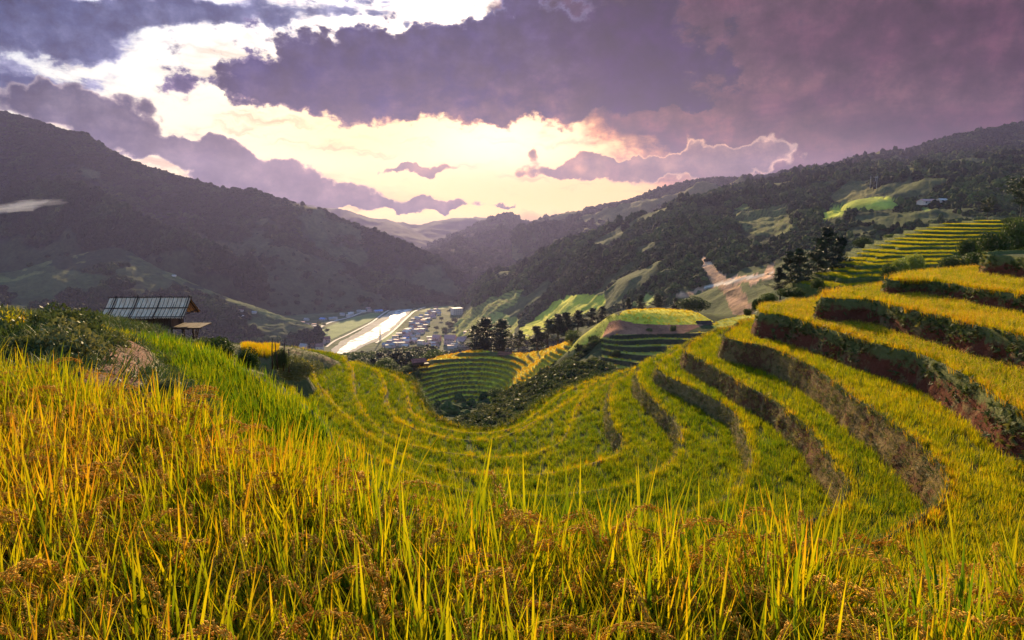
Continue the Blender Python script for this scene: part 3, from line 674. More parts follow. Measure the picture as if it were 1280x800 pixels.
def stilt_hut(loc, rz, S, label, rows=38, name='stilt_hut', simple=False):
    """small timber hut on posts under a two-pitched roof; S scales a 6.2 m long hut"""
    e = empty(name, label, 'hut', tuple(loc), rz); e.scale = (S,)*3
    fl, ev, rd = 1.12, 1.95, 3.3; x0, x1 = -2.75, 1.75; hw = 1.15; r0, r1 = -3.45, 2.95; ov = 1.72
    for sy in (-1, 1):
        n = 22; wl = MB()
        for i in range(n):
            x = x0+(x1-x0)*(i+.5)/n; wl.box((x, sy*hw+random.uniform(-.012, .012), (fl+ev+.25)/2+random.uniform(-.02, .02)), ((x1-x0)/n-.012, .04, ev+.25-fl))
        wl.build('wall', m_wood_d, e)
    n = 11
    for sx, xx in ((-1, x0), (1, x1)):
        gb = MB()
        for i in range(n):
            y = -hw+2*hw*(i+.5)/n; top = ev+(rd-ev)*(1-abs(y)/ov)-.06
            if sx == 1 and 6 <= i <= 8: continue
            gb.box((xx+random.uniform(-.01, .01), y, (fl+top)/2), (.04, 2*hw/n-.012, top-fl))
        gb.build('gable', m_wood, e)
    d = MB(); d.box((x1-.03, -hw+2*hw*(7.5)/n, fl+.78), (.035, 2*hw*3/n-.03, 1.5)); d.build('door', m_wood_d, e)
    fb = MB(); fb.box(((x0+x1)/2, 0, fl-.06), (x1-x0+.1, 2*hw+.1, .1)); fb.build('floor', m_wood, e)
    dk = MB()
    for i in range(9): dk.box((x1+.16+i*.25, -.1, fl+random.uniform(-.02, .02)), (.235, 2.5, .05))
    dk.bar((x1-.2, -1.2, fl-.08), (4.05, -1.2, fl-.08), .1); dk.bar((x1-.2, 1.0, fl-.08), (4.05, 1.0, fl-.08), .1)
    dk.build('deck', m_deck, e)
    rf = link('roof', None, None, None) if False else None
    nr = 240 if not simple else 60; X = np.linspace(r0, r1, nr); per = (r1-r0)/rows
    def slope(sy):
        V = []; m = 6
        for j in range(m):
            f = j/(m-1); y = sy*ov*f; z = rd-(rd-ev)*f-.07*sin(pi*f)
            for x in X:
                q = x+.02*sin(j*3); c = abs(math.sin(pi*(q-r0)/per)); V.append((x, y*(1+.012*sin(x*5)), z+.085*c+.012*sin(x*2.1+j)+(.05 if j in (0,) else 0)))
        V = np.array(V); return V, grid_faces(m, nr)
    V1, F1 = slope(-1); V2, F2 = slope(1); nV = len(V1)
    up = np.r_[V1, V2]; lo = up-[0, 0, .05]; FF = np.r_[F1, F2[:, ::-1]+nV]
    e1 = [];
    roof = link('roof', mesh_np('roof', np.r_[up, lo], np.r_[FF, FF[:, ::-1]+2*nV]), m_tile, e)
    def one(pts, r_):
        b_ = MB(); b_.tube(pts, r_, 5); b_.build('batten', m_wood_d, roof)
    for xx in (r0+.55, r0+2.25, r0+4.05, r1-.12):
        for sy in (-1, 1): one([(xx, sy*ov*1.05, ev-.02+.1), (xx+.03, sy*ov*.5, (ev+rd)/2+.09), (xx, -sy*.12, rd+.24)], .045)
    for f in (.5, .95): one([(r0-.15, -ov*f-.01, rd-(rd-ev)*f+.06), (r1+.1, -ov*f-.01, rd-(rd-ev)*f+.06)], .04)
    one([(r0-.1, 0, rd+.13), (r1+.12, 0, rd+.13)], .05)
    for xx in (x0, x1, r1-.15):
        rt = MB()
        for sy in (-1, 1): rt.bar((xx, sy*ov*.97, ev-.03), (xx, 0, rd-.08), .09)
        rt.bar((xx, -hw, ev+.22), (xx, hw, ev+.22), .09)
        rt.build('rafter', m_wood_d, e)
    for xx in (x0+.1, -.5, x1-.05):
        for yy in (-hw+.05, hw-.05):
            p = MB(); p.tube([(xx, yy, -1.2), (xx+.02, yy, fl*.5), (xx, yy, fl-.05)], [.1, .09, .085], 7); p.build('post', m_wood_d, e, True)
    for yy in (-1.1, .9):
        p = MB(); p.tube([(2.55, yy, -1.2), (2.57, yy, fl-.05)], .085, 7); p.build('post', m_wood_d, e, True)
    ld = MB()
    for yy in (-.62, -.2): ld.bar((3.05, yy, -.8), (3.55, yy, fl+.02), .07)
    for i in range(5): ld.bar((3.07+.1*i, -.62, -.25+.28*i), (3.07+.1*i, -.2, -.25+.28*i), .05)
    ld.build('ladder', m_wood, e)
    return e
hp = PD(197, 434, 52)+np.array([0, 0, .65])
stilt_hut(hp, radians(3), .95, 'wooden stilt hut with a grey tiled roof and open deck on the left spur')
for i, a in enumerate([(225, 434, 50, 22, 8, 'tangled dark shrub in the shade under the hut deck'), (150, 432, 47, 36, 12, 'shrub hiding the left foot of the stilt hut')]):
    bush(*a[:5], a[5], k=i)

# ------------------------------------------------------------------ green staircase of terraces on the right spur
m_grassbank = ground_mat('grassy_step', [(.04, .055, .014), (.07, .09, .02), (.11, .13, .03)], 1.2)
ST_ = [(1237, 277, 1266, 276), (1194, 281, 1256, 282), (1177, 286, 1240, 287), (1161, 290, 1225, 292), (1149, 295, 1207, 297), (1136, 300, 1195, 302), (1125, 304, 1180, 307),
       (1113, 309, 1165, 314), (1096, 315, 1145, 318), (1089, 320, 1125, 325), (1076, 326, 1115, 331), (1060, 331, 1107, 338), (1052, 339, 1082, 344), (1036, 346, 1062, 350), (1010, 357, 1040, 359)]
WORD = ['topmost', 'second', 'third', 'fourth', 'fifth', 'sixth', 'seventh', 'eighth', 'ninth', 'tenth', 'eleventh', 'twelfth', 'thirteenth', 'fourteenth', 'fifteenth']
nS = len(ST_)
for i, (ul, vl, ur, vr) in enumerate(ST_):
    D = 150-58*i/(nS-1); Dn = D-58/(nS-1)
    a = PD(ul, vl, D); zt = a[2]; zl = PD(*ST_[i+1][:2], Dn)[2] if i < nS-1 else zt-2
    b = PZ(ur, vr, zt) if zt < -.3 else PD(ur, vr, D); b[1] = np.clip(b[1], D-3, D+3)
    c = np.array([b[0]+3.2+1.5*(i % 3), b[1]+1.6+.8*(i % 2)])          # the row jogs back and carries on to the right
    pts = np.array([(a[0]+1.2, D+11), (a[0]-.1, D+4), (a[0]+.1, D+1.3), (a[0]+.9, D+.1), ((a[0]+b[0])/2, (D+b[1])/2-.25), (b[0], b[1]), (b[0]+1.0, b[1]+.5), (c[0]-.8, c[1]-.1), (c[0]+4, c[1]+.2), (c[0]+12, c[1]+2)])
    L = crom(pts, .35); n = len(L); nr = -normals2(L)*-1
    nr = np.stack([np.gradient(L[:, 1]), -np.gradient(L[:, 0])], 1); nr /= np.linalg.norm(nr, axis=1)[:, None]+1e-9
    h = zt-zl; s = np.arange(n)*.35; rows = []
    for f in np.linspace(0, 1, 6):
        off = .25*(1-f)+.13*fbm(s*.6, np.full(n, f*2+i*5.), 3, 12); rows.append(np.c_[L+nr*off[:, None], np.full(n, zl-.6+(h+.6)*f)])
    rows[-1][:, 2] += .06*fbm(s*.5, np.full(n, i*3.), 2, 15)
    rows.append(np.c_[L-nr*.4, np.full(n, zt+.02)]); e = np.array([a[0]+14, D+10])
    rows.append(np.c_[L*.35+e*.65, np.full(n, zt)]); W = np.array(rows); R = len(rows)
    lab = f'{WORD[i]} step from the top of the green terrace staircase on the right spur'
    o = link('terrace_step', mesh_np('terrace_step', W.reshape(-1, 3), grid_faces(R, n)), m_grassbank)
    tag(o, lab, 'rice terrace', 'steps of the green terrace staircase', kind='structure')
    Vw = W.reshape(-1, 3); Fq = grid_faces(R, n)[(R-3)*(n-1):]; T3 = np.vstack([Fq[:, :3], Fq[:, [0, 2, 3]]])
    P, _ = sample_tris(Vw, T3, np.full(len(T3), 7.)); P = P[P[:, 1] < D+5.5]
    u, v = proj(P)
    scatter('rice', 'rice_far', P, rng.uniform(.4, .6, len(P)), np.c_[np.clip(.38+.06*rng.normal(size=len(P)), 0, 1), np.full(len(P), .85), rng.random(len(P))], o)
    Fr = grid_faces(7, n); T3 = np.vstack([Fr[:, :3], Fr[:, [0, 2, 3]]]); P, _ = sample_tris(Vw, T3, np.full(len(T3), 9.))
    scatter('weeds', 'weed', P, rng.uniform(.4, .8, len(P)), np.c_[np.clip(.25+.2*rng.normal(size=len(P)), 0, 1), np.full(len(P), .7), rng.random(len(P))], o, .4)
# ------------------------------------------------------------------ hills: one material, cover colours per vertex
def terrain_mat(name, nscale, bdist, bstr=.8):
    m, t, out = new_mat(name); p = t.n('ShaderNodeTexCoord').outputs['Object']
    a = t.n('ShaderNodeAttribute', attribute_name='cov').outputs['Color']
    n = t.noise(p, nscale, 6, .7); n2 = t.noise(p, nscale*5, 4, .65)
    k = t.m('ADD', t.m('MULTIPLY', n, .6), t.m('MULTIPLY', n2, .4))
    c = t.mix(1, a, t.ramp(k, [(.3, (.45, .47, .42)), (.5, (.95, .95, .9)), (.7, (1.6, 1.55, 1.4))]), 'MULTIPLY')
    t.L.new(principled(t, c, .95, .03, bump(t, k, bstr, bdist)), out.inputs[0]); return m
m_terr_near = terrain_mat('near_slope_cover', .35, .6)
m_terr_far = terrain_mat('far_slope_cover', .03, 6.)
FOREST = np.array((.022, .034, .012)); SCRUB = np.array((.05, .058, .02)); FIELD = np.array((.10, .125, .035)); LIME = np.array((.33, .34, .05)); EARTH = np.array((.33, .14, .085))
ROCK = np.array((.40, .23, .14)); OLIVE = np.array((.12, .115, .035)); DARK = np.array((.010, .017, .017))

def paint(col, u, v, poly, c, soft=0.):
    k = inpoly(u, v, poly); col[k] = c; return k
# --- terraced bowl below (seen across the gully) ---
S = TPS([PD(*a) for a in [(505, 478, 200), (530, 456, 214), (560, 443, 226), (592, 438, 232), (618, 438.5, 230), (639, 444.5, 221), (660, 442, 219), (677, 438, 217), (692, 433, 215), (707, 426.5, 213), (730, 412, 210),
     (510, 500, 195), (560, 520, 196), (590, 535, 192), (620, 535, 188), (640, 521, 188), (660, 507, 190), (560, 475, 211), (600, 470, 214), (622, 490, 204), (638, 475, 203), (643, 489, 190), (656, 472, 188), (669.5, 461, 192), (690, 446, 200), (700, 470, 180), (690, 497, 176),
     (520, 475, 205), (480, 480, 205), (470, 500, 195), (592, 470, 262), (640, 470, 262), (690, 480, 250), (530, 490, 245), (750, 450, 240)]], 1e-4)
gx, gy = np.meshgrid(np.arange(-46, 32, .28), np.arange(176, 250, .28)); gz = S(gx, gy)+.35*fbm(gx*.06, gy*.06, 3, 3)
uS, vS = proj(np.stack([gx, gy, gz], -1))
inT = inpoly(uS, vS, [(505, 470), (528, 447), (560, 434), (595, 428), (640, 428), (640, 438), (660, 434), (700, 420), (720, 412), (716, 440), (690, 462), (675, 480), (668, 500), (672, 515), (650, 540), (560, 545), (508, 506), (526, 472), (524, 462)])
q = gz/1.06+.12*fbm(gx*.09, gy*.09, 2, 8); fr = q-np.floor(q); zq = 1.06*(np.floor(q)+sstep(.76, .98, fr)-.12*fbm(gx*.09, gy*.09, 2, 8))
w = inT.astype(float)
for _ in range(4): w[1:-1, 1:-1] = (w[1:-1, 1:-1]*4+w[:-2, 1:-1]+w[2:, 1:-1]+w[1:-1, :-2]+w[1:-1, 2:])/8
z2 = gz*(1-w)+zq*w+.05*fbm(gx*1.2, gy*1.2, 2, 4)
cov = np.zeros(gx.shape+(3,)); cov[:] = SCRUB
lev = np.floor(q); lv = vnoise(lev*3.7, np.floor(gx/14+lev*.4)*2.1, 5)[..., None]
flat = (1-sstep(.74, .80, fr))[..., None]
cov = np.where(inT[..., None], flat*(np.array((.66, .48, .03))*(1-lv)+np.array((.70, .54, .05))*lv)+(1-flat)*np.array((.115, .095, .035)), cov)
PV = np.stack([gx, gy, z2], -1).reshape(-1, 3)
hb = tag(link('hillside', mesh_np('hillside', PV, grid_faces(*gx.shape), {'cov': ('FLOAT_COLOR', cov.reshape(-1, 3))}), m_terr_near), 'hillside of fine curved rice terraces across the gully, above the town', 'hillside', kind='structure')
Pk = PV[(inT.ravel()) & (fr.ravel() < .72)]; Pk = Pk[rng.random(len(Pk)) < .12]
scatter('rice', 'rice_far', Pk, rng.uniform(.7, 1., len(Pk)), np.c_[np.clip(.80+.07*rng.normal(size=len(Pk)), 0, 1), np.full(len(Pk), .95), rng.random(len(Pk))], hb)
# --- red earth hill and shrub slope ---
Rh = TPS([PD(*a) for a in [(775, 391, 186), (800, 387, 194), (840, 388, 197), (880, 399, 190), (870, 405, 184), (800, 405, 181), (778, 401, 181), (755, 419, 175), (800, 421, 174), (850, 419, 175), (760, 427, 172), (765, 466, 155), (800, 450, 160),
     (850, 438, 166), (880, 425, 172), (820, 480, 143), (760, 396, 192), (712, 436, 188), (700, 448, 184), (724, 423, 190), (745, 408, 192), (620, 532, 118), (650, 521, 124), (700, 492, 134), (750, 455, 148), (640, 503, 146), (656, 485, 152), (680, 467, 168), (735, 442, 178), (772, 430, 170), (905, 406, 186), (945, 396, 190),
     (560, 560, 110), (600, 520, 140), (640, 500, 175), (690, 480, 200), (770, 410, 225), (840, 415, 235), (920, 420, 230), (720, 540, 95), (820, 520, 95), (920, 480, 100), (950, 440, 150)]], 1e-4)
gx, gy = np.meshgrid(np.arange(-14, 78, .3), np.arange(92, 228, .3)); gz = Rh(gx, gy)+.25*fbm(gx*.12, gy*.12, 4, 3)
uS, vS = proj(np.stack([gx, gy, gz], -1))
strips = inpoly(uS, vS, [(752, 421), (770, 418), (850, 417), (905, 412), (900, 470), (760, 500), (752, 470)])
q = gz/1.0; fr = q-np.floor(q); zq = 1.0*(np.floor(q)+sstep(.62, .95, fr)); w = strips.astype(float)
for _ in range(4): w[1:-1, 1:-1] = (w[1:-1, 1:-1]*4+w[:-2, 1:-1]+w[2:, 1:-1]+w[1:-1, :-2]+w[1:-1, 2:])/8
z2 = gz*(1-w)+zq*w
cov = np.zeros(gx.shape+(3,)); nz = fbm(gx*.1, gy*.1, 4, 9)[..., None]
cov[:] = np.array((.055, .06, .022)); cov += np.clip(nz, 0, 1)*np.array((.10, .11, .03))
lime = inpoly(uS, vS, [(704, 442), (720, 424), (742, 405), (765, 391), (778, 396), (766, 412), (750, 424), (732, 432)])
cov[lime] = np.array((.40, .36, .05)); cov += (lime[..., None]*np.clip(nz, -.5, 1)*np.array((.1, .1, .03)))
red = inpoly(uS, vS, [(752, 422), (762, 402), (785, 398), (800, 404), (860, 405), (885, 404), (868, 411), (850, 419), (800, 421), (770, 420)])
cov[red] = EARTH; cov += red[..., None]*nz*.12*np.array((1, .6, .4))
top = inpoly(uS, vS, [(773, 396), (778, 389), (800, 384), (840, 383), (875, 392), (892, 402), (872, 405.5), (830, 406), (795, 404.5), (776, 400)]); cov[top] = np.array((.66, .52, .05))
sad = inpoly(uS, vS, [(889, 406), (900, 400), (960, 388), (960, 412), (895, 412)]); cov[sad] = np.array((.42, .38, .06))
fl = (1-sstep(.55, .62, fr))[..., None]; cov = np.where(strips[..., None], fl*np.array((.34, .28, .05))+(1-fl)*np.array((.055, .045, .022)), cov)
RV = np.stack([gx, gy, z2], -1).reshape(-1, 3)
hr = tag(link('hill', mesh_np('hill', RV, grid_faces(*gx.shape), {'cov': ('FLOAT_COLOR', np.clip(cov, 0, .8).reshape(-1, 3))}), m_terr_near), 'hill with a domed yellow field over a band of bare red earth and dark steps', 'hill', kind='structure')
k = (top | sad | (strips & (fr < .55))).ravel(); Pk = RV[k]; rk = rng.random(len(Pk)) < .07; Pk = Pk[rk]
scatter('rice', 'rice_far', Pk, rng.uniform(.5, .8, len(Pk)), np.c_[np.clip(np.where(top.ravel()[k][rk], .62, .55)+.05*rng.normal(size=len(Pk)), 0, 1), np.full(len(Pk), 1.), rng.random(len(Pk))], hr)
sl = (~(top | sad | strips | red | lime)).ravel() & (uS.ravel() < 800) & (vS.ravel() > 395)
Pk = RV[sl]; dn = sstep(-.25, .3, fbm(Pk[:, 0]*.09, Pk[:, 1]*.09, 3, 21)); kk = rng.random(len(Pk)) < .05*(.25+dn); Pk = Pk[kk]; dn = dn[kk]
tag(scatter('scrub', 'scrub', Pk, rng.uniform(.5, 1.6, len(Pk))*(.6+.8*dn), np.c_[np.clip(rng.beta(2, 2.6, len(Pk)), 0, 1), np.full(len(Pk), .8), rng.random(len(Pk))], None, .1), 'thicket of shrubs covering the slope of the gully between the terraces and red hill', 'scrub')
lk = np.where(lime.ravel())[0]; Pk = RV[rng.choice(lk, min(260, len(lk)))] if len(lk) else RV[:0]
if len(Pk): scatter('weeds', 'weed', Pk, rng.uniform(1.2, 2.4, len(Pk)), np.c_[rng.uniform(.35, .8, len(Pk)), np.full(len(Pk), 1.), rng.random(len(Pk))], hr, .3)

# --- sheets between skyline and valley, built as lofts from a foot line up to a crest line ---
def curve_at(pts, u):
    p = crom(np.array(pts, float), 4.0); o = np.argsort(p[:, 0]); return np.interp(u, p[o, 0], p[o, 1]), np.interp(u, p[o, 0], p[o, 2])
MOUNT = {}
def mountain(key, label, crest, foot, du, rows, pw, amp, scale, seed, paintf, cat='mountain', name='mountain', rough=1., back=True, floor=None, mat=None):
    u = np.arange(crest[0][0], crest[-1][0]+.1, du); vr, Dr = curve_at(crest, u); vf, Df = curve_at(foot, u)
    vr = vr+rough*1.6*fbm(u*.05, u*0, 5, seed)+rough*.7*fbm(u*.35, u*0, 2, seed+3)
    a = PD(u, vr, Dr); b = PD(u, vf, Df)
    if floor is not None: b[:, 2] = np.minimum(b[:, 2], floor)
    s = np.linspace(0, 1, rows)[:, None]; s = s**.9
    X = b[:, 0]+(a[:, 0]-b[:, 0])*s; Y = b[:, 1]+(a[:, 1]-b[:, 1])*s
    Z = b[:, 2]+(a[:, 2]-b[:, 2])*s**pw
    wgt = np.clip(np.sin(pi*s**.85), 0, 1)**.6
    rd = ridged(X/scale, Y/scale, 6, seed); Z = Z+amp*(rd-.1)*wgt+amp*.25*fbm(X/scale*5, Y/scale*5, 4, seed+5)*wgt
    if back:
        bs = np.array([.04, .12, .3])[:, None]; L = np.hypot(a[:, 1]-b[:, 1], 0)
        X = np.vstack([X, X[-1:]+X[-1:]/Y[-1:]*L*bs]); Y = np.vstack([Y, Y[-1:]+L*bs]); Z = np.vstack([Z, Z[-1:]-(a[:, 2]-b[:, 2])*np.array([.03, .14, .45])[:, None]])
    P = np.stack([X, Y, Z], -1); uu, vv = proj(P); sf = np.vstack([s*np.ones_like(u), np.ones((3, len(u)))]) if back else s*np.ones_like(u)
    cov, fmask = paintf(uu, vv, P, sf)
    V = P.reshape(-1, 3)
    o = tag(link(name, mesh_np(name, V, grid_faces(*P.shape[:2]), {'cov': ('FLOAT_COLOR', np.clip(cov, 0, .8).reshape(-1, 3))}), mat or m_terr_far), label, cat, kind='structure')
    MOUNT[key] = (P, uu, vv, fmask, o); return o
def forest(key, n, size, label, bias=None, tone=(.3, .2), flat=(.7, 1.25), dref=1e9):
    P, uu, vv, fm, o = MOUNT[key]; V = P.reshape(-1, 3); Fq = grid_faces(*P.shape[:2]); f = fm.ravel()[Fq].mean(1)
    a, b, c = V[Fq[:, 0]], V[Fq[:, 1]], V[Fq[:, 3]]; ar = np.linalg.norm(np.cross(b-a, c-a), axis=1)*f
    um = uu.ravel()[Fq[:, 0]]; vm = vv.ravel()[Fq[:, 0]]; ar = ar*((um > -90) & (um < 1370) & (vm > -40) & (vm < 640))
    k = rng.choice(len(Fq), n, p=ar/ar.sum()); t = rng.random((n, 2)); Q = V[Fq[k]]
    p = (Q[:, 0]*(1-t[:, :1])+Q[:, 1]*t[:, :1])*(1-t[:, 1:])+(Q[:, 3]*(1-t[:, :1])+Q[:, 2]*t[:, :1])*t[:, 1:]
    s = size*(.45+1.15*rng.random(n)**2.4); s = s*(np.clip(p[:, 1]/dref, .42, 1.15) if dref < 1e8 else 1); sc = np.c_[s*rng.uniform(.8, 1.3, n), s*rng.uniform(.8, 1.3, n), s*rng.uniform(*flat, n)*np.where(rng.random(n) < .15, 1.45, 1)]
    tn = np.clip(tone[0]+tone[1]*rng.normal(size=n)+.6*fbm(p[:, 0]/60, p[:, 1]/60, 3, 77), 0, 1)
    tag(scatter('forest', 'crown', p-np.array([0, 0, .25])*s[:, None], sc, np.c_[tn, np.full(n, .8), rng.random(n)], None, .12), label, 'forest')

def cov_far(uu, vv, P, sf):
    c = np.zeros(uu.shape+(3,)); c[:] = (.010, .013, .010); return c, np.ones(uu.shape)
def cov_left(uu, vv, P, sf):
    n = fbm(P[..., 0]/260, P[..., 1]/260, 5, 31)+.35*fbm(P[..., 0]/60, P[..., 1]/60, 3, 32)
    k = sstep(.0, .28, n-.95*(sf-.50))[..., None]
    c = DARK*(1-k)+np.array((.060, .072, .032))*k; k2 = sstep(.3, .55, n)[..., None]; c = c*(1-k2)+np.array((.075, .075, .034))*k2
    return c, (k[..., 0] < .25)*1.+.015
mountain('far', 'pale far mountain range closing the valley under the sunset', [(180, 250, 5510), (330, 250, 5510), (380, 257, 5394), (420, 262, 5336), (470, 273, 5220), (520, 281, 5220), (545, 277, 5220), (580, 275, 5220), (605, 273, 5394), (640, 278, 5394), (700, 274, 5220), (760, 262, 5104), (900, 235, 5104)],
         [(180, 300, 4060), (600, 305, 4060), (900, 300, 4060)], 3, 40, 1.1, 90, 900, 11, cov_far)
mountain('far2', 'hazy middle range descending from the left behind the dark mountain', [(330, 245, 4900), (400, 259, 4760), (430, 262, 4550), (470, 275, 4340), (505, 284, 4200), (540, 300, 4060), (580, 318, 3920), (620, 330, 3850)],
         [(330, 320, 3500), (500, 330, 3500), (620, 340, 3640)], 3, 40, 1.1, 70, 700, 12, cov_far)
mountain('peak', 'dark pointed peak standing at the head of the valley', [(480, 352, 3042), (520, 325, 3120), (545, 306, 3198), (575, 292, 3276), (600, 281, 3354), (618, 273, 3393), (634, 267, 3432), (650, 275, 3471), (662, 279, 3510), (690, 274, 3588), (720, 270, 3666), (780, 256, 3744), (860, 238, 3744)],
         [(480, 356, 1950), (560, 352, 1872), (620, 350, 1872), (700, 345, 1872), (860, 330, 1872)], 2.5, 70, 1.35, 70, 420, 13, cov_far)
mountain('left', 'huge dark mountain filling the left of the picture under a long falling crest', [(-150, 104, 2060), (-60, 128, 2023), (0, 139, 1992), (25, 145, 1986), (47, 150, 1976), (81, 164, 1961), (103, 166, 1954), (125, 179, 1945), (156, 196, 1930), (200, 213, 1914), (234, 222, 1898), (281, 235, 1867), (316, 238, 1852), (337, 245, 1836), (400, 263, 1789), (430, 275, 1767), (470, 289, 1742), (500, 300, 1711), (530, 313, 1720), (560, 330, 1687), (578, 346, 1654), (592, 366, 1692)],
         [(-150, 420, 1250), (0, 410, 1250), (150, 410, 1250), (300, 410, 1250), (400, 396, 1350), (470, 390, 1430), (530, 382, 1500), (592, 372, 1650)], 2, 170, 1.25, 62, 330, 14, cov_left, floor=-150)
def cov_spur(uu, vv, P, sf):
    c, f = cov_left(uu, vv, P, sf)
    return c, f
mountain('knob', 'dark wooded knoll in front of the left mountain beside the wisp of mist', [(-260, 270, 1444), (-40, 248, 1482), (0, 240, 1520), (20, 231, 1520), (60, 228, 1520), (90, 227, 1505), (118, 238, 1482), (150, 255, 1444), (185, 276, 1406), (230, 292, 1368), (275, 312, 1330), (330, 335, 1292)],
         [(-260, 370, 1290), (0, 370, 1290), (150, 370, 1290), (330, 365, 1300)], 2, 80, 1.15, 45, 260, 15, lambda uu, vv, P, sf: (lambda n: (DARK*(1-n)+np.array((.04, .05, .022))*n, (n[..., 0] < .3)*1.+.01))(sstep(.25, .0, sf-.45+.5*fbm(P[..., 0]/120, P[..., 1]/120, 4, 41))[..., None]))
mountain('spur2', 'dark rounded hill below the left mountain with scattered farm roofs', [(120, 330, 1424), (160, 308, 1478), (200, 290, 1534), (240, 283, 1561), (290, 287, 1578), (330, 284, 1588), (370, 299, 1588), (420, 325, 1578), (470, 343, 1561), (520, 362, 1534), (570, 378, 1506)],
         [(120, 395, 1250), (300, 395, 1280), (420, 392, 1346), (500, 388, 1380), (570, 382, 1456)], 2, 80, 1.2, 40, 240, 16, lambda uu, vv, P, sf: (lambda n: (DARK*(1-n)+np.array((.05, .058, .026))*n, (n[..., 0] < .3)*1.+.03))(sstep(.12, -.1, sf-.62+.55*fbm(P[..., 0]/140, P[..., 1]/140, 4, 42))[..., None]))
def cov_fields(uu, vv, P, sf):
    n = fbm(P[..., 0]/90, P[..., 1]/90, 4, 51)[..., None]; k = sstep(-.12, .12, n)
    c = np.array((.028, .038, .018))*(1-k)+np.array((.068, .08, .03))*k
    r = (sf > .86)&(fbm(P[..., 0]/45, P[..., 1]/45, 3, 4) > -.1); c[r] = c[r]*.6+.4*np.array((.20, .21, .06))  # crest coloured paler, painting its sunlit ridge line
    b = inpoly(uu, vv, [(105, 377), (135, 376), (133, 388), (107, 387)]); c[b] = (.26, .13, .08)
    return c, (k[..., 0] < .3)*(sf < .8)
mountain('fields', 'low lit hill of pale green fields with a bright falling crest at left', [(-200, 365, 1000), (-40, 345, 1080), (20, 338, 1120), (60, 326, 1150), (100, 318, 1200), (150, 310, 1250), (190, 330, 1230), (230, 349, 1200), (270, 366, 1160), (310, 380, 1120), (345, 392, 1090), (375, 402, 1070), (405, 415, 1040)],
         [(-200, 440, 850), (0, 440, 850), (200, 440, 880), (300, 440, 930), (360, 436, 970), (405, 424, 1010)], 2, 90, 1.1, 16, 150, 17, cov_fields, 'hill', 'hill')
def cov_right(uu, vv, P, sf):
    n = fbm(P[..., 0]/200, P[..., 1]/200, 5, 61); k = sstep(.12, .3, n)[..., None]; c = FOREST*.8*(1-k)+OLIVE*.8*k
    for p in ([(1145, 215), (1165, 205), (1175, 220), (1160, 232), (1148, 228)], [(1205, 208), (1280, 203), (1290, 215), (1240, 222)], [(1195, 222), (1240, 215), (1230, 245), (1200, 238)]):
        kk = inpoly(uu, vv+6*fbm(uu*.08, vv*.1, 3, 5), p); c[kk] = (.24, .12, .085)
    return c, 1-k[..., 0]
mountain('right', 'long dark mountain ridge climbing to the upper right under the clouds', [(640, 284, 3354), (665, 279, 3276), (700, 270, 3120), (740, 262, 2964), (780, 252, 2808), (820, 240, 2652), (850, 231, 2574), (885, 224, 2496), (920, 222, 2418), (955, 220, 2340), (1000, 212, 2262), (1040, 206, 2223), (1080, 194, 2184), (1105, 190, 2184), (1140, 186, 2145), (1180, 172, 2106), (1230, 163, 2106), (1280, 154, 2106), (1450, 120, 2106)],
         [(640, 350, 1482), (760, 345, 1326), (900, 330, 1248), (1100, 320, 1170), (1450, 320, 1170)], 2.5, 110, 1.2, 80, 380, 18, cov_right)
MEAD = [([(648, 410), (668, 398), (682, 388), (690, 376), (712, 370), (740, 368), (753, 369), (757, 378), (748, 388), (728, 392), (700, 398), (676, 416), (655, 424)], (.50, .46, .05)),  # field colours, with the brightness of sunbeams on the meadows painted in
        ([(572, 392), (610, 374), (645, 359), (664, 360), (645, 378), (612, 396), (580, 408)], (.24, .23, .05)),
        ([(560, 402), (590, 392), (625, 392), (650, 398), (640, 420), (560, 420)], (.30, .29, .06)),
        ([(786, 380), (812, 366), (824, 368), (806, 384)], (.28, .30, .07)),
        ([(1027, 265), (1045, 260), (1058, 261), (1054, 270), (1040, 272), (1028, 274)], (.42, .43, .05)),
        ([(1068, 257), (1085, 248), (1100, 245), (1114, 249), (1123, 260), (1095, 261)], (.40, .42, .05)),
        ([(1035, 252), (1050, 236), (1068, 229), (1090, 231), (1112, 241), (1085, 246), (1066, 256)], (.12, .11, .035)),
        ([(1040, 257), (1062, 251), (1066, 255), (1046, 260)], (.22, .24, .05)),
        ([(912, 256), (935, 252), (936, 260), (915, 263)], (.20, .21, .05)), ([(914, 266), (950, 258), (986, 254), (992, 285), (960, 298), (932, 290), (920, 274)], (.115, .12, .035)),
        ([(1127, 207), (1145, 203), (1144, 212), (1129, 213)], (.14, .14, .04)), ([(1140, 250), (1150, 247), (1166, 262), (1155, 264)], (.20, .24, .06))]
SLIDE = [[(878, 316), (888, 325), (898, 338), (910, 352), (924, 357), (932, 373), (946, 392), (918, 397), (908, 376), (898, 359), (886, 350), (876, 333)],
         [(844, 369), (868, 362), (885, 356), (925, 346), (953, 341), (957, 333), (967, 332), (970, 347), (948, 350), (940, 360), (934, 351), (880, 361), (860, 371), (846, 374)]]
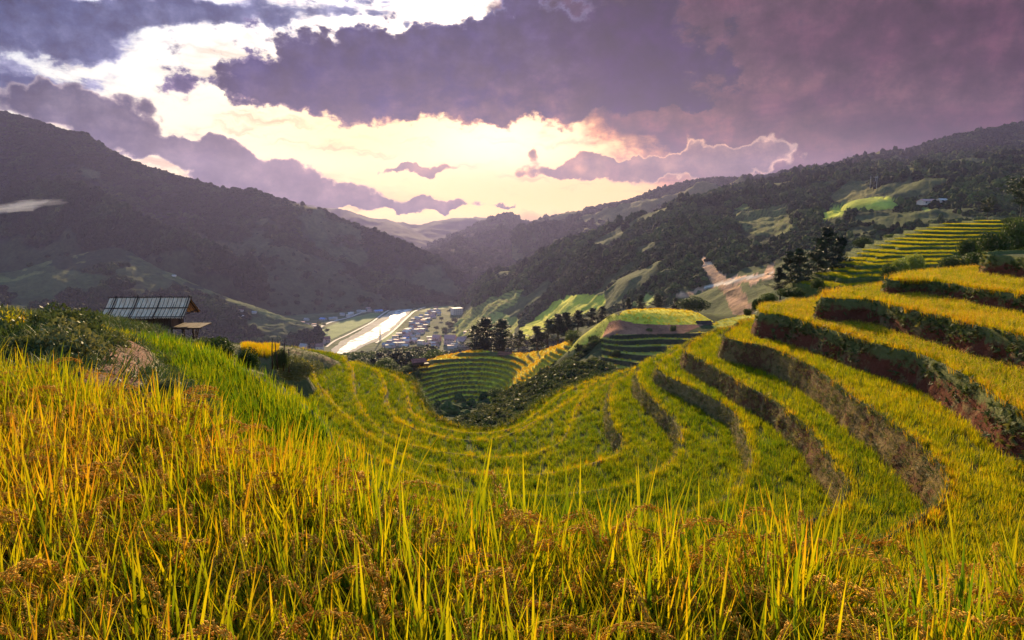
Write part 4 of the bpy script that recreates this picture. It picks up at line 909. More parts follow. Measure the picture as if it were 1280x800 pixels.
def cov_mid(uu, vv, P, sf):
    n = fbm(P[..., 0]/110, P[..., 1]/110, 5, 71); k = sstep(.02, .3, n)[..., None]; c = FOREST*(1-k)+np.array((.075, .085, .03))*k; f = (k[..., 0] < .4)*1.
    wu = uu+5*fbm(uu*.06, vv*.08, 3, 5); wv = vv+3.5*fbm(uu*.07, vv*.1, 3, 6)
    for p, col in MEAD: kk = inpoly(wu, wv, p); f[inpoly(wu, wv-7, p) | inpoly(wu, wv-3, p) | inpoly(wu, wv-11, p)] = 0; c[kk] = np.array(col)*(1+.25*fbm(P[..., 0]/15, P[..., 1]/15, 3, 7)[kk][:, None]); f[kk] = 0
    tz = (P[..., 2]/4.2) % 1; kk = inpoly(wu, wv, MEAD[9][0]) | inpoly(wu, wv, MEAD[1][0]); c = np.where((kk & (tz < .3))[..., None], c*.45, c)
    wu = uu+4*fbm(uu*.15, vv*.1, 3, 15); wv = vv+4*fbm(uu*.1, vv*.15, 3, 16)
    for p in SLIDE: kk = inpoly(wu, wv, p); f[inpoly(wu, wv-6, p)] = 0; f[inpoly(wu-4, wv-3, p)] = 0; f[inpoly(wu+4, wv+1, p)] = 0; c[kk] = ROCK*(1+1.1*fbm(P[..., 0]/5, P[..., 2]/26, 4, 8)[kk][:, None]+.5*fbm(P[..., 0]/14, P[..., 1]/14, 4, 9)[kk][:, None]); f[kk] = 0
    kk = inpoly(uu, vv, [(880, 358), (935, 345.5), (966, 340), (967, 342.5), (935, 349), (881, 361.5)]); c[kk] = (.55, .45, .36)
    return c, f
mountain('mid', 'steep forested hill on the right with bright fields and a pale landslide scar', [(540, 402, 1550), (560, 396, 1500), (585, 374, 1450), (605, 352, 1400), (625, 341, 1350), (645, 338, 1330), (668, 325, 1300), (700, 309, 1250), (740, 294, 1200), (765, 286, 1170), (790, 275, 1150), (815, 266, 1150), (840, 257, 1150), (880, 246, 1200), (930, 234, 1300), (1000, 222, 1400), (1050, 212, 1450), (1100, 207, 1500), (1160, 200, 1560), (1220, 192, 1620), (1280, 183, 1700), (1450, 160, 1800)],
         [(540, 428, 1150), (600, 428, 900), (650, 425, 750), (720, 422, 600), (800, 415, 480), (860, 412, 420), (920, 408, 370), (980, 392, 350), (1060, 350, 370), (1130, 320, 400), (1200, 300, 430), (1290, 285, 450), (1450, 280, 450)], 1.6, 230, 1.12, 26, 190, 19, cov_mid, 'hill', 'hill', mat=terrain_mat('wooded_slope_cover', .06, 3.))
# hidden ground that links the near slopes with the valley, and the valley floor
def cov_low(uu, vv, P, sf):
    n = fbm(P[..., 0]/30, P[..., 1]/30, 4, 81)[..., None]; c = np.array((.03, .042, .015))+np.clip(n, 0, 1)*np.array((.06, .07, .02)); return c, np.ones(uu.shape)
mountain('low', 'wooded lower slope between the rice terraces and the town', [(-500, 452, 900), (200, 450, 880), (380, 446, 860), (480, 444, 840), (560, 440, 820), (650, 430, 800), (760, 425, 760), (900, 430, 600)],
         [(-500, 560, 95), (200, 560, 95), (400, 560, 95), (600, 560, 100), (760, 560, 100), (900, 560, 100)], 5, 120, .9, 5, 60, 21, cov_low, 'hillside', 'hillside', rough=0, back=False)
# ------------------------------------------------------------------ valley floor, river, roads, town
ZV = -203.0
m, t, out = new_mat('valley_ground'); p = t.n('ShaderNodeTexCoord').outputs['Object']
n = t.noise(p, .012, 6, .65); n2 = t.noise(p, .08, 4, .6)
c = t.ramp(t.m('ADD', t.m('MULTIPLY', n, .7), t.m('MULTIPLY', n2, .3)), [(.38, (.04, .055, .02)), (.5, (.085, .10, .035)), (.62, (.16, .15, .07))])
t.L.new(principled(t, c, .95, .05, bump(t, n2, .5, 2)), out.inputs[0]); m_valley = m
gxy = np.array([(-4400, 200), (4400, 200), (4400, 6100), (-4400, 6100)], float)
tag(link('ground', mesh_np('ground', np.c_[gxy, np.full(4, ZV)], [(0, 1, 2, 3)]), m_valley), 'flat floor of the valley reaching back under the mountains', 'ground', kind='structure')
tag(link('ground', mesh_np('ground', [(-4400, -400, -60), (4400, -400, -60), (4400, 94, -60), (-4400, 94, -60), (4400, 200, ZV), (-4400, 200, ZV)], [(0, 1, 2, 3), (3, 2, 4, 5)]), m_valley), 'ground underneath and behind the camera terraces', 'ground', kind='structure')
def flat_poly(name, px, z, mat, label, cat, kind='structure'):
    P = np.array([PZ(u, v, ZV) for u, v in px])
    if name in ('river', 'riverbank'):
        P = crom(np.r_[P, P[:1]], 4.0)[:-1]; k_ = np.arange(len(P)); P[:, 0] += 4.5*fbm(k_*.16, k_*0, 4, 5); P[:, 1] += 6*fbm(k_*.16, k_*0+9, 4, 6)
    P[:, 2] = z
    me = bpy.data.meshes.new(name); me.from_pydata([tuple(q) for q in P], [], [tuple(range(len(P)))]); me.update()
    return tag(link(name, me, mat), label, cat, kind=kind)
def ribbon(name, px, wid, z, mat, label, cat, kind='structure', group=None):
    c = np.array([np.r_[PZ(u, v, ZV)[:2]] for u, v in px]); c = crom(c, 6.); nr = normals2(c); w = np.broadcast_to(wid, (len(px),)); w = np.interp(np.linspace(0, 1, len(c)), np.linspace(0, 1, len(px)), w)
    V = np.concatenate([np.c_[c+nr*(w*o)[:, None], np.full(len(c), z)] for o in (-.5, .5)])
    return tag(link(name, mesh_np(name, V, grid_faces(2, len(c))), mat), label, cat, group, kind)
m_field = ground_mat('valley_field', [(.10, .14, .04), (.15, .19, .055), (.22, .25, .08)], .03, .3, .5)
m_field2 = ground_mat('valley_meadow', [(.12, .14, .05), (.19, .20, .07), (.26, .25, .10)], .03, .3, .5)
m_sand = ground_mat('river_gravel', [(.26, .21, .15), (.36, .30, .22), (.46, .39, .3)], .06, .3, .4)
m_road = simple_mat('pale_road', (.46, .40, .33), scale=.1, var=.2)
flat_poly('field', [(398, 421), (403, 412), (420, 404), (444, 396), (466, 391), (476, 392), (462, 402), (440, 412), (415, 424)], ZV+.2, m_field, 'flat green paddies between the left road and the river', 'field')
flat_poly('field', [(523, 390), (545, 382), (565, 376), (580, 372), (583, 377), (562, 384), (540, 390)], ZV+.2, m_field2, 'pale green meadow right of the far river bend', 'field')
flat_poly('field', [(473, 426), (487, 416), (497, 413), (495, 421), (480, 428)], ZV+.2, m_field, 'small green plot between the river and the blue roofed houses', 'field')
flat_poly('riverbank', [(406, 449), (411, 440), (420, 431), (436, 421), (452, 412), (468, 402.5), (481, 394), (489, 388.5), (512, 383.4), (514, 388), (510, 394), (503, 401), (495, 409), (487, 416), (476, 423.5), (462, 430), (446, 438), (434, 449)], ZV+.1, m_sand, 'pale gravel banks along the river', 'riverbank')
m, t, out = new_mat('river_water'); p = t.n('ShaderNodeTexCoord').outputs['Object']
n = t.noise(t.v('MULTIPLY', p, (1, 1, 1)), .25, 5, .7); n2 = t.noise(p, .05, 5, .7)
w = principled(t, (.25, .26, .24), .22, .8, bump(t, n, .25, .6)); f_ = principled(t, (.60, .58, .54), .6, .3)
mx = t.n('ShaderNodeMixShader'); t.put(mx.inputs[0], t.ss(n2, .38, .58)); t.L.new(w, mx.inputs[1]); t.L.new(f_, mx.inputs[2]); t.L.new(mx.outputs[0], out.inputs[0]); m_river = m
flat_poly('river', [(412, 449), (416, 443), (421, 439), (428, 433), (436, 427.5), (447, 421.5), (458, 416), (468, 410.5), (478, 404.5), (486, 398.5), (490, 393.5), (494, 389.5), (499, 387.2), (508, 384.6), (519, 382.4), (532, 380.2), (548, 377.4), (564, 374.6), (565, 375.4), (550, 378.6), (535, 381.8), (523, 384.4), (514, 386.6), (508.5, 389.2), (506.5, 393.5), (500, 400), (492, 406.8), (484, 414), (475, 420.5), (467, 424), (459, 427.6), (450, 433), (442, 437.5), (434, 442.5), (428, 449)], ZV+.35, m_river, 'bright white shallow river running through the valley town', 'river')
ribbon('road', [(398, 426), (396, 417), (400, 410), (408, 405), (420, 401), (436, 397), (452, 391), (466, 388), (480, 387)], 6, ZV+.5, m_road, 'pale road curving round the green paddies left of the river', 'road')
ribbon('road', [(408, 434), (419, 426), (432, 420), (445, 413.5), (457, 407.5), (467, 401.5), (474, 396), (480, 391.5), (486, 388)], 4, ZV+.55, m_road, 'straight embankment road along the left bank of the river', 'road')
ribbon('road', [(470, 429), (484, 420), (496, 410), (504, 402), (511, 395.5), (518, 389.5), (532, 384), (552, 379.5), (575, 375.5)], 4, ZV+.6, m_road, 'embankment track along the right bank of the river', 'road')
ribbon('road', [(358, 434), (366, 428), (372, 424)], 5, ZV+.5, m_road, 'short pale road among the trees at the left end of the town', 'road')

def wall_mat(n_, c): return simple_mat(n_, c, var=.15, scale=.4, bmp=.05)
WALLC = [wall_mat('white_plaster', (.66, .54, .44)), wall_mat('cream_plaster', (.62, .50, .36)), wall_mat('pink_plaster', (.60, .40, .34)), wall_mat('grey_concrete', (.42, .40, .38))]
ROOFC = [simple_mat('grey_roof', (.36, .31, .28), scale=.8, var=.2), simple_mat('rust_roof', (.32, .14, .10), scale=.8, var=.3), simple_mat('blue_roof', (.16, .26, .50), scale=.8, var=.2), simple_mat('pink_roof', (.50, .26, .22), scale=.8, var=.2), simple_mat('pale_roof', (.56, .48, .42), scale=.8, var=.15)]
m_win = simple_mat('window_glass', (.05, .06, .08), scale=1, var=.2, spec=.5)
def house(u, v, wpx, hpx, wc, rc, label, group, kind=0, loc=None, rz=None, D=None):
    p = np.array(loc if loc is not None else PZ(u, v, ZV)); D = p[1]
    w = wpx*D/F; h = hpx*D/F; d = w*random.uniform(.6, .85)
    e = empty('house', label, 'house', tuple(p), random.uniform(-.5, .5) if rz is None else rz, group)
    wl = MB(); rf = MB(); wn = MB(); hw = h*(.62 if kind == 0 else .9)
    wl.box((0, 0, hw/2-.5), (w, d, hw+1))
    if kind == 0:
        o = .5; rd = h-hw; wl.add([(-w/2, -d/2, hw), (-w/2, d/2, hw), (-w/2, 0, hw+rd*.9), (w/2, -d/2, hw), (w/2, d/2, hw), (w/2, 0, hw+rd*.9)], [(0, 1, 2), (3, 5, 4)])
        for s in (-1, 1):
            V = [(-w/2-o, s*(d/2+o), hw-.25), (w/2+o, s*(d/2+o), hw-.25), (w/2+o, 0, h), (-w/2-o, 0, h)]; rf.add(V+[(a, b, c_-.25) for a, b, c_ in V], [(0, 1, 2, 3), (7, 6, 5, 4), (0, 4, 5, 1), (1, 5, 6, 2), (3, 2, 6, 7), (0, 3, 7, 4)])
    else:
        rf.box((0, 0, hw+.15), (w+.8, d+.8, .35))
    wl.build('wall', WALLC[wc], e); rf.build('roof', ROOFC[rc], e)
    if wpx < 8: return e
    ns = max(1, int(hw/3.3)); nx = max(2, int(w/3.6))
    for s in range(ns):
        for i in range(nx):
            x = -w/2+w*(i+.5)/nx; z = (s+.5)*hw/ns
            wn = MB(); wn.box((x, -d/2, z), (1.3, .16, 1.5)); wn.build('window', m_win, e)
    return e
CW = ['white', 'cream', 'pinkish', 'grey']; CR = ['grey', 'rust red', 'blue', 'pink', 'pale']
TOWN = [(583, 432, 24, 12, 0, 3, 0, 'largest white house with a pink roof, nearest the terraced hillside'), (584, 424, 8, 11, 0, 3, 1, 'white tower-like house rising behind the largest pink roofed house'), (563, 430, 14, 12, 2, 3, 0, 'pink roofed house left of the largest white house'), (546, 427, 10, 9, 2, 3, 0, 'small pink house in the right part of the town'),
 (571, 393, 13, 9, 0, 4, 1, 'pale block of houses on the slope at the far right end of the town'), (400, 438, 9, 9, 1, 1, 0, 'cream house with a rust roof at the left foot of the river'), (380, 438, 10, 9, 1, 0, 0, 'cream gabled house above the tree tops at the left end of town'), (393, 427, 9, 8, 1, 1, 0, 'cream house with a rust roof beside the road bend'), (402, 430, 8, 8, 2, 1, 0, 'pinkish house with rust roof next to the river embankment road'), (408, 428, 9, 8, 2, 1, 0, 'red roofed house on the left bank closest to the water'),
 (370, 442, 30, 5, 2, 3, 0, 'long low pink shed behind the trees at the left end of town'), (404, 400, 8, 3, 3, 2, 0, 'long blue roofed shed on the far side of the left road'), (473, 390, 10, 3, 3, 2, 0, 'blue roofed shed by the far bend of the river'), (504, 424, 14, 4, 3, 2, 0, 'large blue roofed hall among the houses right of the river')]
for (u, v, w, h, a, b, k, lab) in TOWN: house(u, v, w, h, a, b, lab, 'houses of the valley town', k)
AREAS = [('left road', [(384, 398), (392, 404), (396, 418), (400, 430), (386, 434), (378, 420), (378, 404)], 20), ('right bank', [(478, 434), (492, 424), (506, 414), (516, 402), (528, 394), (540, 396), (536, 408), (524, 420), (516, 432), (500, 436)], 62), ('lower right', [(520, 434), (530, 424), (556, 424), (575, 436), (545, 440)], 12), ('far end', [(528, 392), (545, 386), (552, 392), (540, 399)], 9), ('far road', [(410, 398), (440, 391), (466, 386), (470, 388), (440, 395), (414, 402)], 10)]
placed = [(a[0], a[1]) for a in TOWN]
DESC = {'left road': 'by the left road', 'right bank': 'on the right river bank', 'lower right': 'near the pines, lower right', 'far end': 'at the far end', 'far road': 'behind the green paddies'}
for nm, poly, n in AREAS:
    q = np.array(poly); c = 0; tries = 0
    while c < n and tries < 4000:
        tries += 1
        u = random.uniform(q[:, 0].min(), q[:, 0].max()); v = random.uniform(q[:, 1].min(), q[:, 1].max())
        if not inpoly(np.array([u]), np.array([v]), poly)[0]: continue
        if any(abs(u-a)/4.2+abs(v-b)/2.6 < 1.0 for a, b in placed): continue
        placed.append((u, v)); wc = random.choice([0, 0, 0, 1, 2, 3, 3]); rc = random.choice([0, 0, 4, 4, 1, 3, 0, 2 if random.random() < .25 else 3]); k = 1 if random.random() < .3 else 0
        st = (v-380)/50; h = random.uniform(3.6, 6)*(.65+.4*st)
        house(u, v, random.uniform(5, 7.9)*(.65+.4*st)*.99, h, wc, rc, f'small {CW[wc]} house with a {CR[rc]} {"flat" if k else "pitched"} roof {DESC[nm]}', f'{CW[wc]} houses with {CR[rc]} {"flat" if k else "pitched"} roofs {DESC[nm]}', k); c += 1
# houses on the far slopes
def pick(key, u, v):
    P, uu, vv, fm, o = MOUNT[key]; d = (uu-u)**2+(vv-v)**2; d = d+np.where(d < 30, P[..., 1]*.0, 0); k = np.where(d < max(12, d.min()*1.5)); j = np.argmin(P[k][:, 1]); return P[k][j]
for key, u, v, w, h, a, b, k, lab in [('mid', 1163, 252, 22, 6, 0, 3, 0, 'long white house with a pale pink roof high on the right hill'), ('mid', 1178, 250, 10, 4, 0, 4, 0, 'white annex beside the long house on the right hill'), ('spur2', 200, 297, 5, 2.6, 0, 4, 0, 'tiny white roof, left of the three farm sheds on the dark hill'), ('spur2', 208, 297, 5, 2.6, 0, 4, 0, 'tiny white roof in the middle of the three farm sheds on the dark hill'), ('spur2', 215, 299, 5, 2.6, 0, 4, 0, 'tiny white roof, right of the three farm sheds on the dark hill'),
      ('fields', 157, 328, 4, 2, 0, 4, 0, 'lone white hut in the middle of the lit field hill'), ('fields', 218, 342, 4, 2, 0, 4, 0, 'small white hut on the bright crest of the field hill'), ('fields', 303, 386, 5, 2.5, 0, 1, 0, 'small house on the falling crest, above the left end of town'), ('fields', 318, 388, 5, 2.5, 0, 0, 0, 'white roofed house on the falling crest, nearest to the town'), ('fields', 98, 371, 9, 2.2, 0, 4, 0, 'long pale shed beside the red field above the yellow rice strip'), ('fields', 302, 393, 6, 2.4, 0, 4, 0, 'pale shed on the lower field hill right of the hut roof')]:
    house(u, v, w, h, a, b, lab, None, k, loc=pick(key, u, v), rz=random.uniform(-.2, .2))
# lattice mast in town, poles on the right hill
def mast(p, h, label, name='radio_mast'):
    e = empty(name, label, 'mast', tuple(p)); b = MB(); w = h*.055
    for sx in (-1, 1):
        for sy in (-1, 1): b.bar((sx*w, sy*w, -1), (sx*w*.3, sy*w*.3, h), h*.02)
    b.build('leg', WALLC[3], e); c = MB(); n = 8
    for i in range(n):
        f0, f1 = i/n, (i+1)/n; a0, a1 = w*(1-.7*f0), w*(1-.7*f1)
        for s in (-1, 1): c.bar((-a0, s*a0, h*f0), (a1, s*a1, h*f1), h*.012); c.bar((s*a0, a0, h*f0), (s*a1, -a1, h*f1), h*.012); c.bar((-a1, s*a1, h*f1), (a1, s*a1, h*f1), h*.012)
    c.build('brace', WALLC[3], e)
    return e
mast(PZ(475.5, 427, ZV), 22, 'slender lattice mast on the right bank of the river')
for i, (u, v) in enumerate([(1087, 233), (1091, 234), (1095, 233)]):
    p = pick('mid', u, v); mb = MB(); mb.tube([(0, 0, -3), (0, 0, 16)], [.3, .2], 6); mb.bar((-2, 0, 14), (2, 0, 14), .25)
    tag(mb.build('power_pole', WALLC[3], None, False, tuple(p)), ['left', 'middle', 'right'][i]+' of the three pale power poles above the domed green field', 'power pole', 'power poles on the right hill')
# huts on the mid hills
hq = stilt_hut(PD(880, 410, 185)+np.array([0, 0, -.3]), radians(8), .68, 'small dark wooden hut on stilts beside the domed yellow field', 26, 'stilt_hut', True)
h2 = stilt_hut(PD(524, 458, 206), radians(25), .75, 'red roofed hut in the trees at the upper left corner of the curved terraces', 20, 'stilt_hut', True)
h3 = stilt_hut(PD(632, 449, 224), radians(-20), .75, 'brown roofed hut at the top of the curved terraces under the big pines', 20, 'stilt_hut', True)
for h_, mt in ((hq, m_wood_d), (h2, simple_mat('red_tin', (.36, .11, .08), var=.25, scale=2)), (h3, m_rust)):
    for c_ in h_.children:
        if c_.name.split('.')[0] == 'roof': c_.material_slots[0].link = 'OBJECT'; c_.material_slots[0].material = mt

# ------------------------------------------------------------------ trees, each a thing
PINE = [tree_thing('pine_tree', pine_meshes(800+i, 10, 1.0, False, [.24, .30, .27][i], [.22, .3, .35][i]), m_pine, 'dark pine', 'tree', None, (0, 0, -500)) for i in range(3)]
UMB = [tree_thing('pine_tree', pine_meshes(820+i, 10, 1.1, True, .36, [.45, .5][i]), m_pine, 'dark pine', 'tree', None, (0, 0, -500)) for i in range(2)]
BRD = [tree_thing('leafy_tree', broad_meshes(840+i, 6, 5200, .26), m_broad, 'leafy tree', 'tree', None, (0, 0, -500)) for i in range(3)]
SPR = [tree_thing('conifer', pine_meshes(860+i, 10, .8, False, .2, .12), m_pine, 'conifer', 'tree', None, (0, 0, -500)) for i in range(2)]
PROTOS = PINE+UMB+BRD+SPR
def tree(fam, u, v, D, hpx, label, group=None, wide=1., p=None, H0=10.):
    p = PD(u, v, D) if p is None else p; h = hpx*p[1]/F; s = h/H0
    src = fam[random.randrange(len(fam))]
    return dup(src, tuple(p-np.array([0, 0, h*.02])), random.uniform(0, 6.28), (s*wide, s*wide, s), label, group)
for a in [(608, 446, 238, 52, 'tallest and widest pine of the clump above the curved terraces', 1.5), (628, 446, 242, 50, 'pine right of the tallest one in the clump above the curved terraces', 1.35), (597, 445, 246, 40, 'shorter pine on the left side of the clump above the curved terraces', 1.3), (648, 442, 240, 30, 'low pine between the big clump and the row over the fan of terraces', 1.2),
          (672, 440, 236, 34, 'first pine from the left in the row over the fan of terraces', 1.4), (684, 436, 238, 38, 'second pine from the left in the row over the fan of terraces', 1.3), (697, 430, 240, 40, 'third pine from the left in the row over the fan of terraces', 1.3), (709, 427, 236, 38, 'fourth pine from the left in the row over the fan of terraces', 1.25), (722, 420, 240, 34, 'fifth pine from the left in the row over the fan of terraces', 1.3), (737, 416, 242, 32, 'sixth pine from the left in the row, left of the pale slope', 1.35), (752, 408, 244, 26, 'last pine of the row, touching the domed yellow field', 1.3)]:
    tree(PINE, *a[:4], a[4], 'pines over the terraced hillside', a[5]*1.25)
tree(BRD, 715, 437, 196, 26, 'round leafy tree standing alone at the top of the shrubby gully', None, .95, H0=6)
for a in [(800, 390, 240, 22, 'pine just behind the domed yellow field, left one of the pair'), (822, 392, 236, 26, 'pine just behind the domed yellow field, right one of the pair'), (845, 392, 245, 20, 'low pine behind the right half of the domed yellow field'), (785, 388, 250, 16, 'small pine behind the left shoulder of the domed yellow field')]: tree(PINE, *a[:4], a[4], None, 1.5)
for i, a in enumerate([(622, 512, 183, 30, 'dark round tree at the bottom of the curved terraces'), (756, 478, 148, 27, 'round olive bush tree at the foot of the dark terrace steps'), (668, 505, 150, 22, 'dark leafy tree in the middle of the shrubby gully'), (690, 500, 140, 26, 'bushy tree on the gully slope left of the round olive one'), (645, 522, 138, 24, 'dark leafy tree at the mouth of the gully'), (712, 470, 160, 22, 'small leafy tree high in the gully thicket'), (735, 482, 146, 18, 'short leafy tree right beside the round olive one'), (602, 520, 170, 18, 'low dark tree where the curved terraces meet the gully'), (770, 452, 165, 16, 'small tree at the left end of the dark terrace steps'), (655, 470, 0, 0, '')][:9]):
    tree(BRD, *a[:4], a[4], None, 1.25 if i in (1,) else 1.05, H0=6)
for i, (u, v, D, h, w) in enumerate([(988, 366, 100, 52, 1.2), (1000, 372, 97, 62, 1.15), (1018, 374, 101, 74, 1.0), (1032, 366, 106, 82, 1.05), (1044, 362, 110, 68, 1.1), (975, 374, 98, 40, 1.2)]):
    tree(PINE, u, v, D, h, ['leaning dark pine second from the left in the tall clump over the landslide', 'dark pine third from the left in the tall clump, before the highest two', 'tall bare-stemmed pine left of the highest one in the clump', 'highest pine of the tall clump beside the green staircase', 'rightmost pine of the tall clump beside the green staircase', 'shortest pine at the left end of the tall clump'][i], 'tall pines on the right spur', w)
tree(BRD, 1080, 322, 150, 26, 'dull green tree on the slope left of the middle of the staircase', None, 1.1, H0=6); tree(BRD, 1112, 312, 165, 20, 'dark leafy tree just above the seventh step of the staircase', None, 1.3, H0=6)
tree(UMB, 1233, 278, 155, 27, 'umbrella shaped pine standing at the top of the green staircase', None, 1.0); tree(UMB, 1276, 282, 120, 56, 'large dark pine cut by the right edge above the staircase', None, 1.0); tree(BRD, 1262, 290, 118, 20, 'leafy tree under the large pine at the right edge', None, 1.3, H0=6)
for i, a in enumerate([(1146, 335, 80, 38, 22, 'pale leafy shrub before the middle of the green staircase'), (1112, 346, 70, 26, 18, 'small round shrub beside the rounded golden terrace nose'), (1126, 340, 74, 34, 20, 'light green shrub between the small round shrub and the pale one'), (1215, 330, 90, 40, 20, 'dark shrub at the right ends of the staircase steps'), (1240, 318, 84, 50, 34, 'large dark shrub behind the highest golden terrace'), (1268, 305, 90, 50, 40, 'dark shrub mass under the right edge pine'), (1210, 315, 100, 30, 20, 'shrub on the bank between staircase and dark shrub mass'), (1190, 332, 92, 40, 14, 'low shrub below the sixth and seventh steps'),
      (948, 385, 46, 18, 16, 'clipped looking dark shrub on the skyline behind the ferny nose'), (935, 392, 48, 14, 8, 'small dark shrub on the skyline left of the clipped one'), (962, 376, 52, 30, 12, 'low hedge-like shrub behind the golden nose, under the pines'), (990, 368, 60, 44, 10, 'long low shrub behind the second golden nose'), (1022, 358, 66, 24, 12, 'low shrub at the bottom end of the green staircase'), (932, 413, 170, 10, 8, 'tiny shrub by the stilt hut of the yellow field'), (841, 413, 178, 10, 8, 'tiny green shrub on the bare red earth beside the hut'), (812, 416, 178, 14, 8, 'small tuft bush in the middle of the bare red earth'), (764, 404, 186, 14, 10, 'dark bush at the left tip of the domed yellow field'), (870, 384, 230, 50, 14, 'dark shrub behind the domed yellow field near the landslide')]):
    bush(*a[:5], a[5], k=i, mat=m_limeleaf if i in (0, 2) else m_broad)
# domed bright fields standing out of the forest on the right hill
def dome(u0, u1, vb, ht, D, label, fwd):
    n = 40; a = PD(u0, vb, D); b = PD(u1, vb, D); c = (a+b)/2; rx = (b[0]-a[0])/2; rz = ht*D/F; V = []
    for i in range(14):
        f = i/13*pi/2
        for k in range(n):
            th = 2*pi*k/n; x = rx*cos(f)*cos(th); y = fwd*cos(f)*sin(th); z = rz*sin(f)-.12*rz
            V.append((c[0]+x*(1+.06*sin(3*th)), c[1]+fwd*.3+y, c[2]+z+.02*rz*fbm(x*.1, y*.1, 3, 5)))
    Fq = [(i*n+k, i*n+(k+1) % n, (i+1)*n+(k+1) % n, (i+1)*n+k) for i in range(13) for k in range(n)]
    V = np.array(V); co = np.tile(np.array((.38, .39, .06)), (len(V), 1))*(1+.2*fbm(V[:, 0]*.08, V[:, 1]*.08, 4, 3))[:, None]
    tag(link('field', mesh_np('field', V, Fq, {'cov': ('FLOAT_COLOR', co)}), m_terr_far), label, 'field', kind='structure')
pd_ = pick('mid', 1095, 258)[1]
dome(1069, 1123, 261, 15, pd_*.93, 'bright green domed field glowing in the forest of the right hill', 40)
# conifers in front of the town and on the lower slope
Pl, ul_, vl_, _, _ = MOUNT['low']
def on_low(u, D):
    k = np.argmin(abs(ul_-u)*2+abs(Pl[..., 1]-D)*.5); return Pl.reshape(-1, 3)[k].copy()
cnt = 0
for i in range(150):
    u = random.uniform(366, 545); D = random.uniform(260, 620) if u > 425 else random.uniform(420, 700)
    top = np.interp(u, [366, 400, 425, 440, 480, 520, 545], [436, 438, 441, 436, 432, 430, 428])+random.uniform(0, 20)*(.3 if i % 3 == 0 else 1)
    p = PD(u, 500, D); p[2] = on_low(u, D)[2]; _, vb = proj(p); hpx = vb-top
    hm = np.clip(hpx*D/F, 6, 17); p = p.copy()
    fam, H0, nm = (SPR+PINE, 10., 'dark conifer in the wood below the town') if random.random() < .7 else (BRD, 6., 'round leafy tree in the wood below the town')
    tree(fam, 0, 0, 0, hm*F/D, nm, nm.replace('conifer', 'conifers').replace('tree', 'trees').replace('dark conifers', 'dark conifers'), 1.5 if fam is not BRD else 1.1, p, H0); cnt += 1
for i in range(26):
    u, v = random.choice([(random.uniform(484, 545), random.uniform(392, 432)), (random.uniform(372, 412), random.uniform(402, 438)), (random.uniform(540, 580), random.uniform(398, 420))])
    tree(BRD, u, v, 0, random.uniform(5, 9), 'dark green tree between the houses of the valley town', 'trees between the houses of the town', 1.2, PZ(u, v, ZV), 6.)
for a in [(507, 474, 205, 18), (517, 470, 208, 20), (500, 482, 202, 22), (512, 486, 201, 17), (528, 464, 209, 15), (492, 476, 210, 24), (520, 478, 203, 15), (483, 470, 215, 24), (535, 462, 210, 12)]:
    tree(BRD, *a, 'leafy tree in the dark copse at the left end of the curved terraces', 'trees in the copse left of the curved terraces', 1.25, H0=6)
for p_ in PROTOS:
    for c_ in list(p_.children): bpy.data.objects.remove(c_)
    bpy.data.objects.remove(p_)
# forests far away: nobody could count them
forest('low', 9000, 1.5, 'undergrowth on the hidden slope below the lowest rice terraces', tone=(.4, .25))
forest('mid', 80000, 3.6, 'forest covering the steep hill on the right', tone=(.45, .25), dref=1000)
forest('peak', 9000, 8, 'forest on the dark pointed peak at the head of the valley', tone=(.1, .1))
forest('right', 36000, 4.2, 'dark forest on the long ridge climbing to the upper right', tone=(.12, .12))
forest('knob', 9000, 4.6, 'dark wood on the knoll beside the wisp of mist', tone=(.12, .12))
forest('spur2', 8000, 4.2, 'wood on the dark rounded hill below the left mountain', tone=(.15, .15))
forest('fields', 2600, 4.2, 'scattered trees and hedges on the lit field hill', tone=(.25, .15))
forest('left', 30000, 3.6, 'forest on the huge dark mountain at left', tone=(.1, .1), flat=(.5, .9))
# ------------------------------------------------------------------ sky, sun, haze, camera
SUN_AZ, SUN_EL = -4.0, 17.0
w = bpy.data.worlds.new('World'); scene.world = w; w.use_nodes = True; w.node_tree.nodes.clear(); t = NT(w.node_tree)
def azel(u, v):
    x, y, z = ray(u, v); return math.degrees(math.atan2(x, y)), math.degrees(math.atan2(z, math.hypot(x, y)))
d = t.n('ShaderNodeTexCoord').outputs['Generated']; sp = t.n('ShaderNodeSeparateXYZ'); t.L.new(d, sp.inputs[0])
az = t.m('MULTIPLY', t.m('ARCTAN2', sp.outputs[0], sp.outputs[1]), 57.2958)
el = t.m('MULTIPLY', t.m('ARCSINE', sp.outputs[2]), 57.2958)
cb = t.n('ShaderNodeCombineXYZ'); t.put(cb.inputs[0], az); t.put(cb.inputs[1], el); ae = cb.outputs[0]
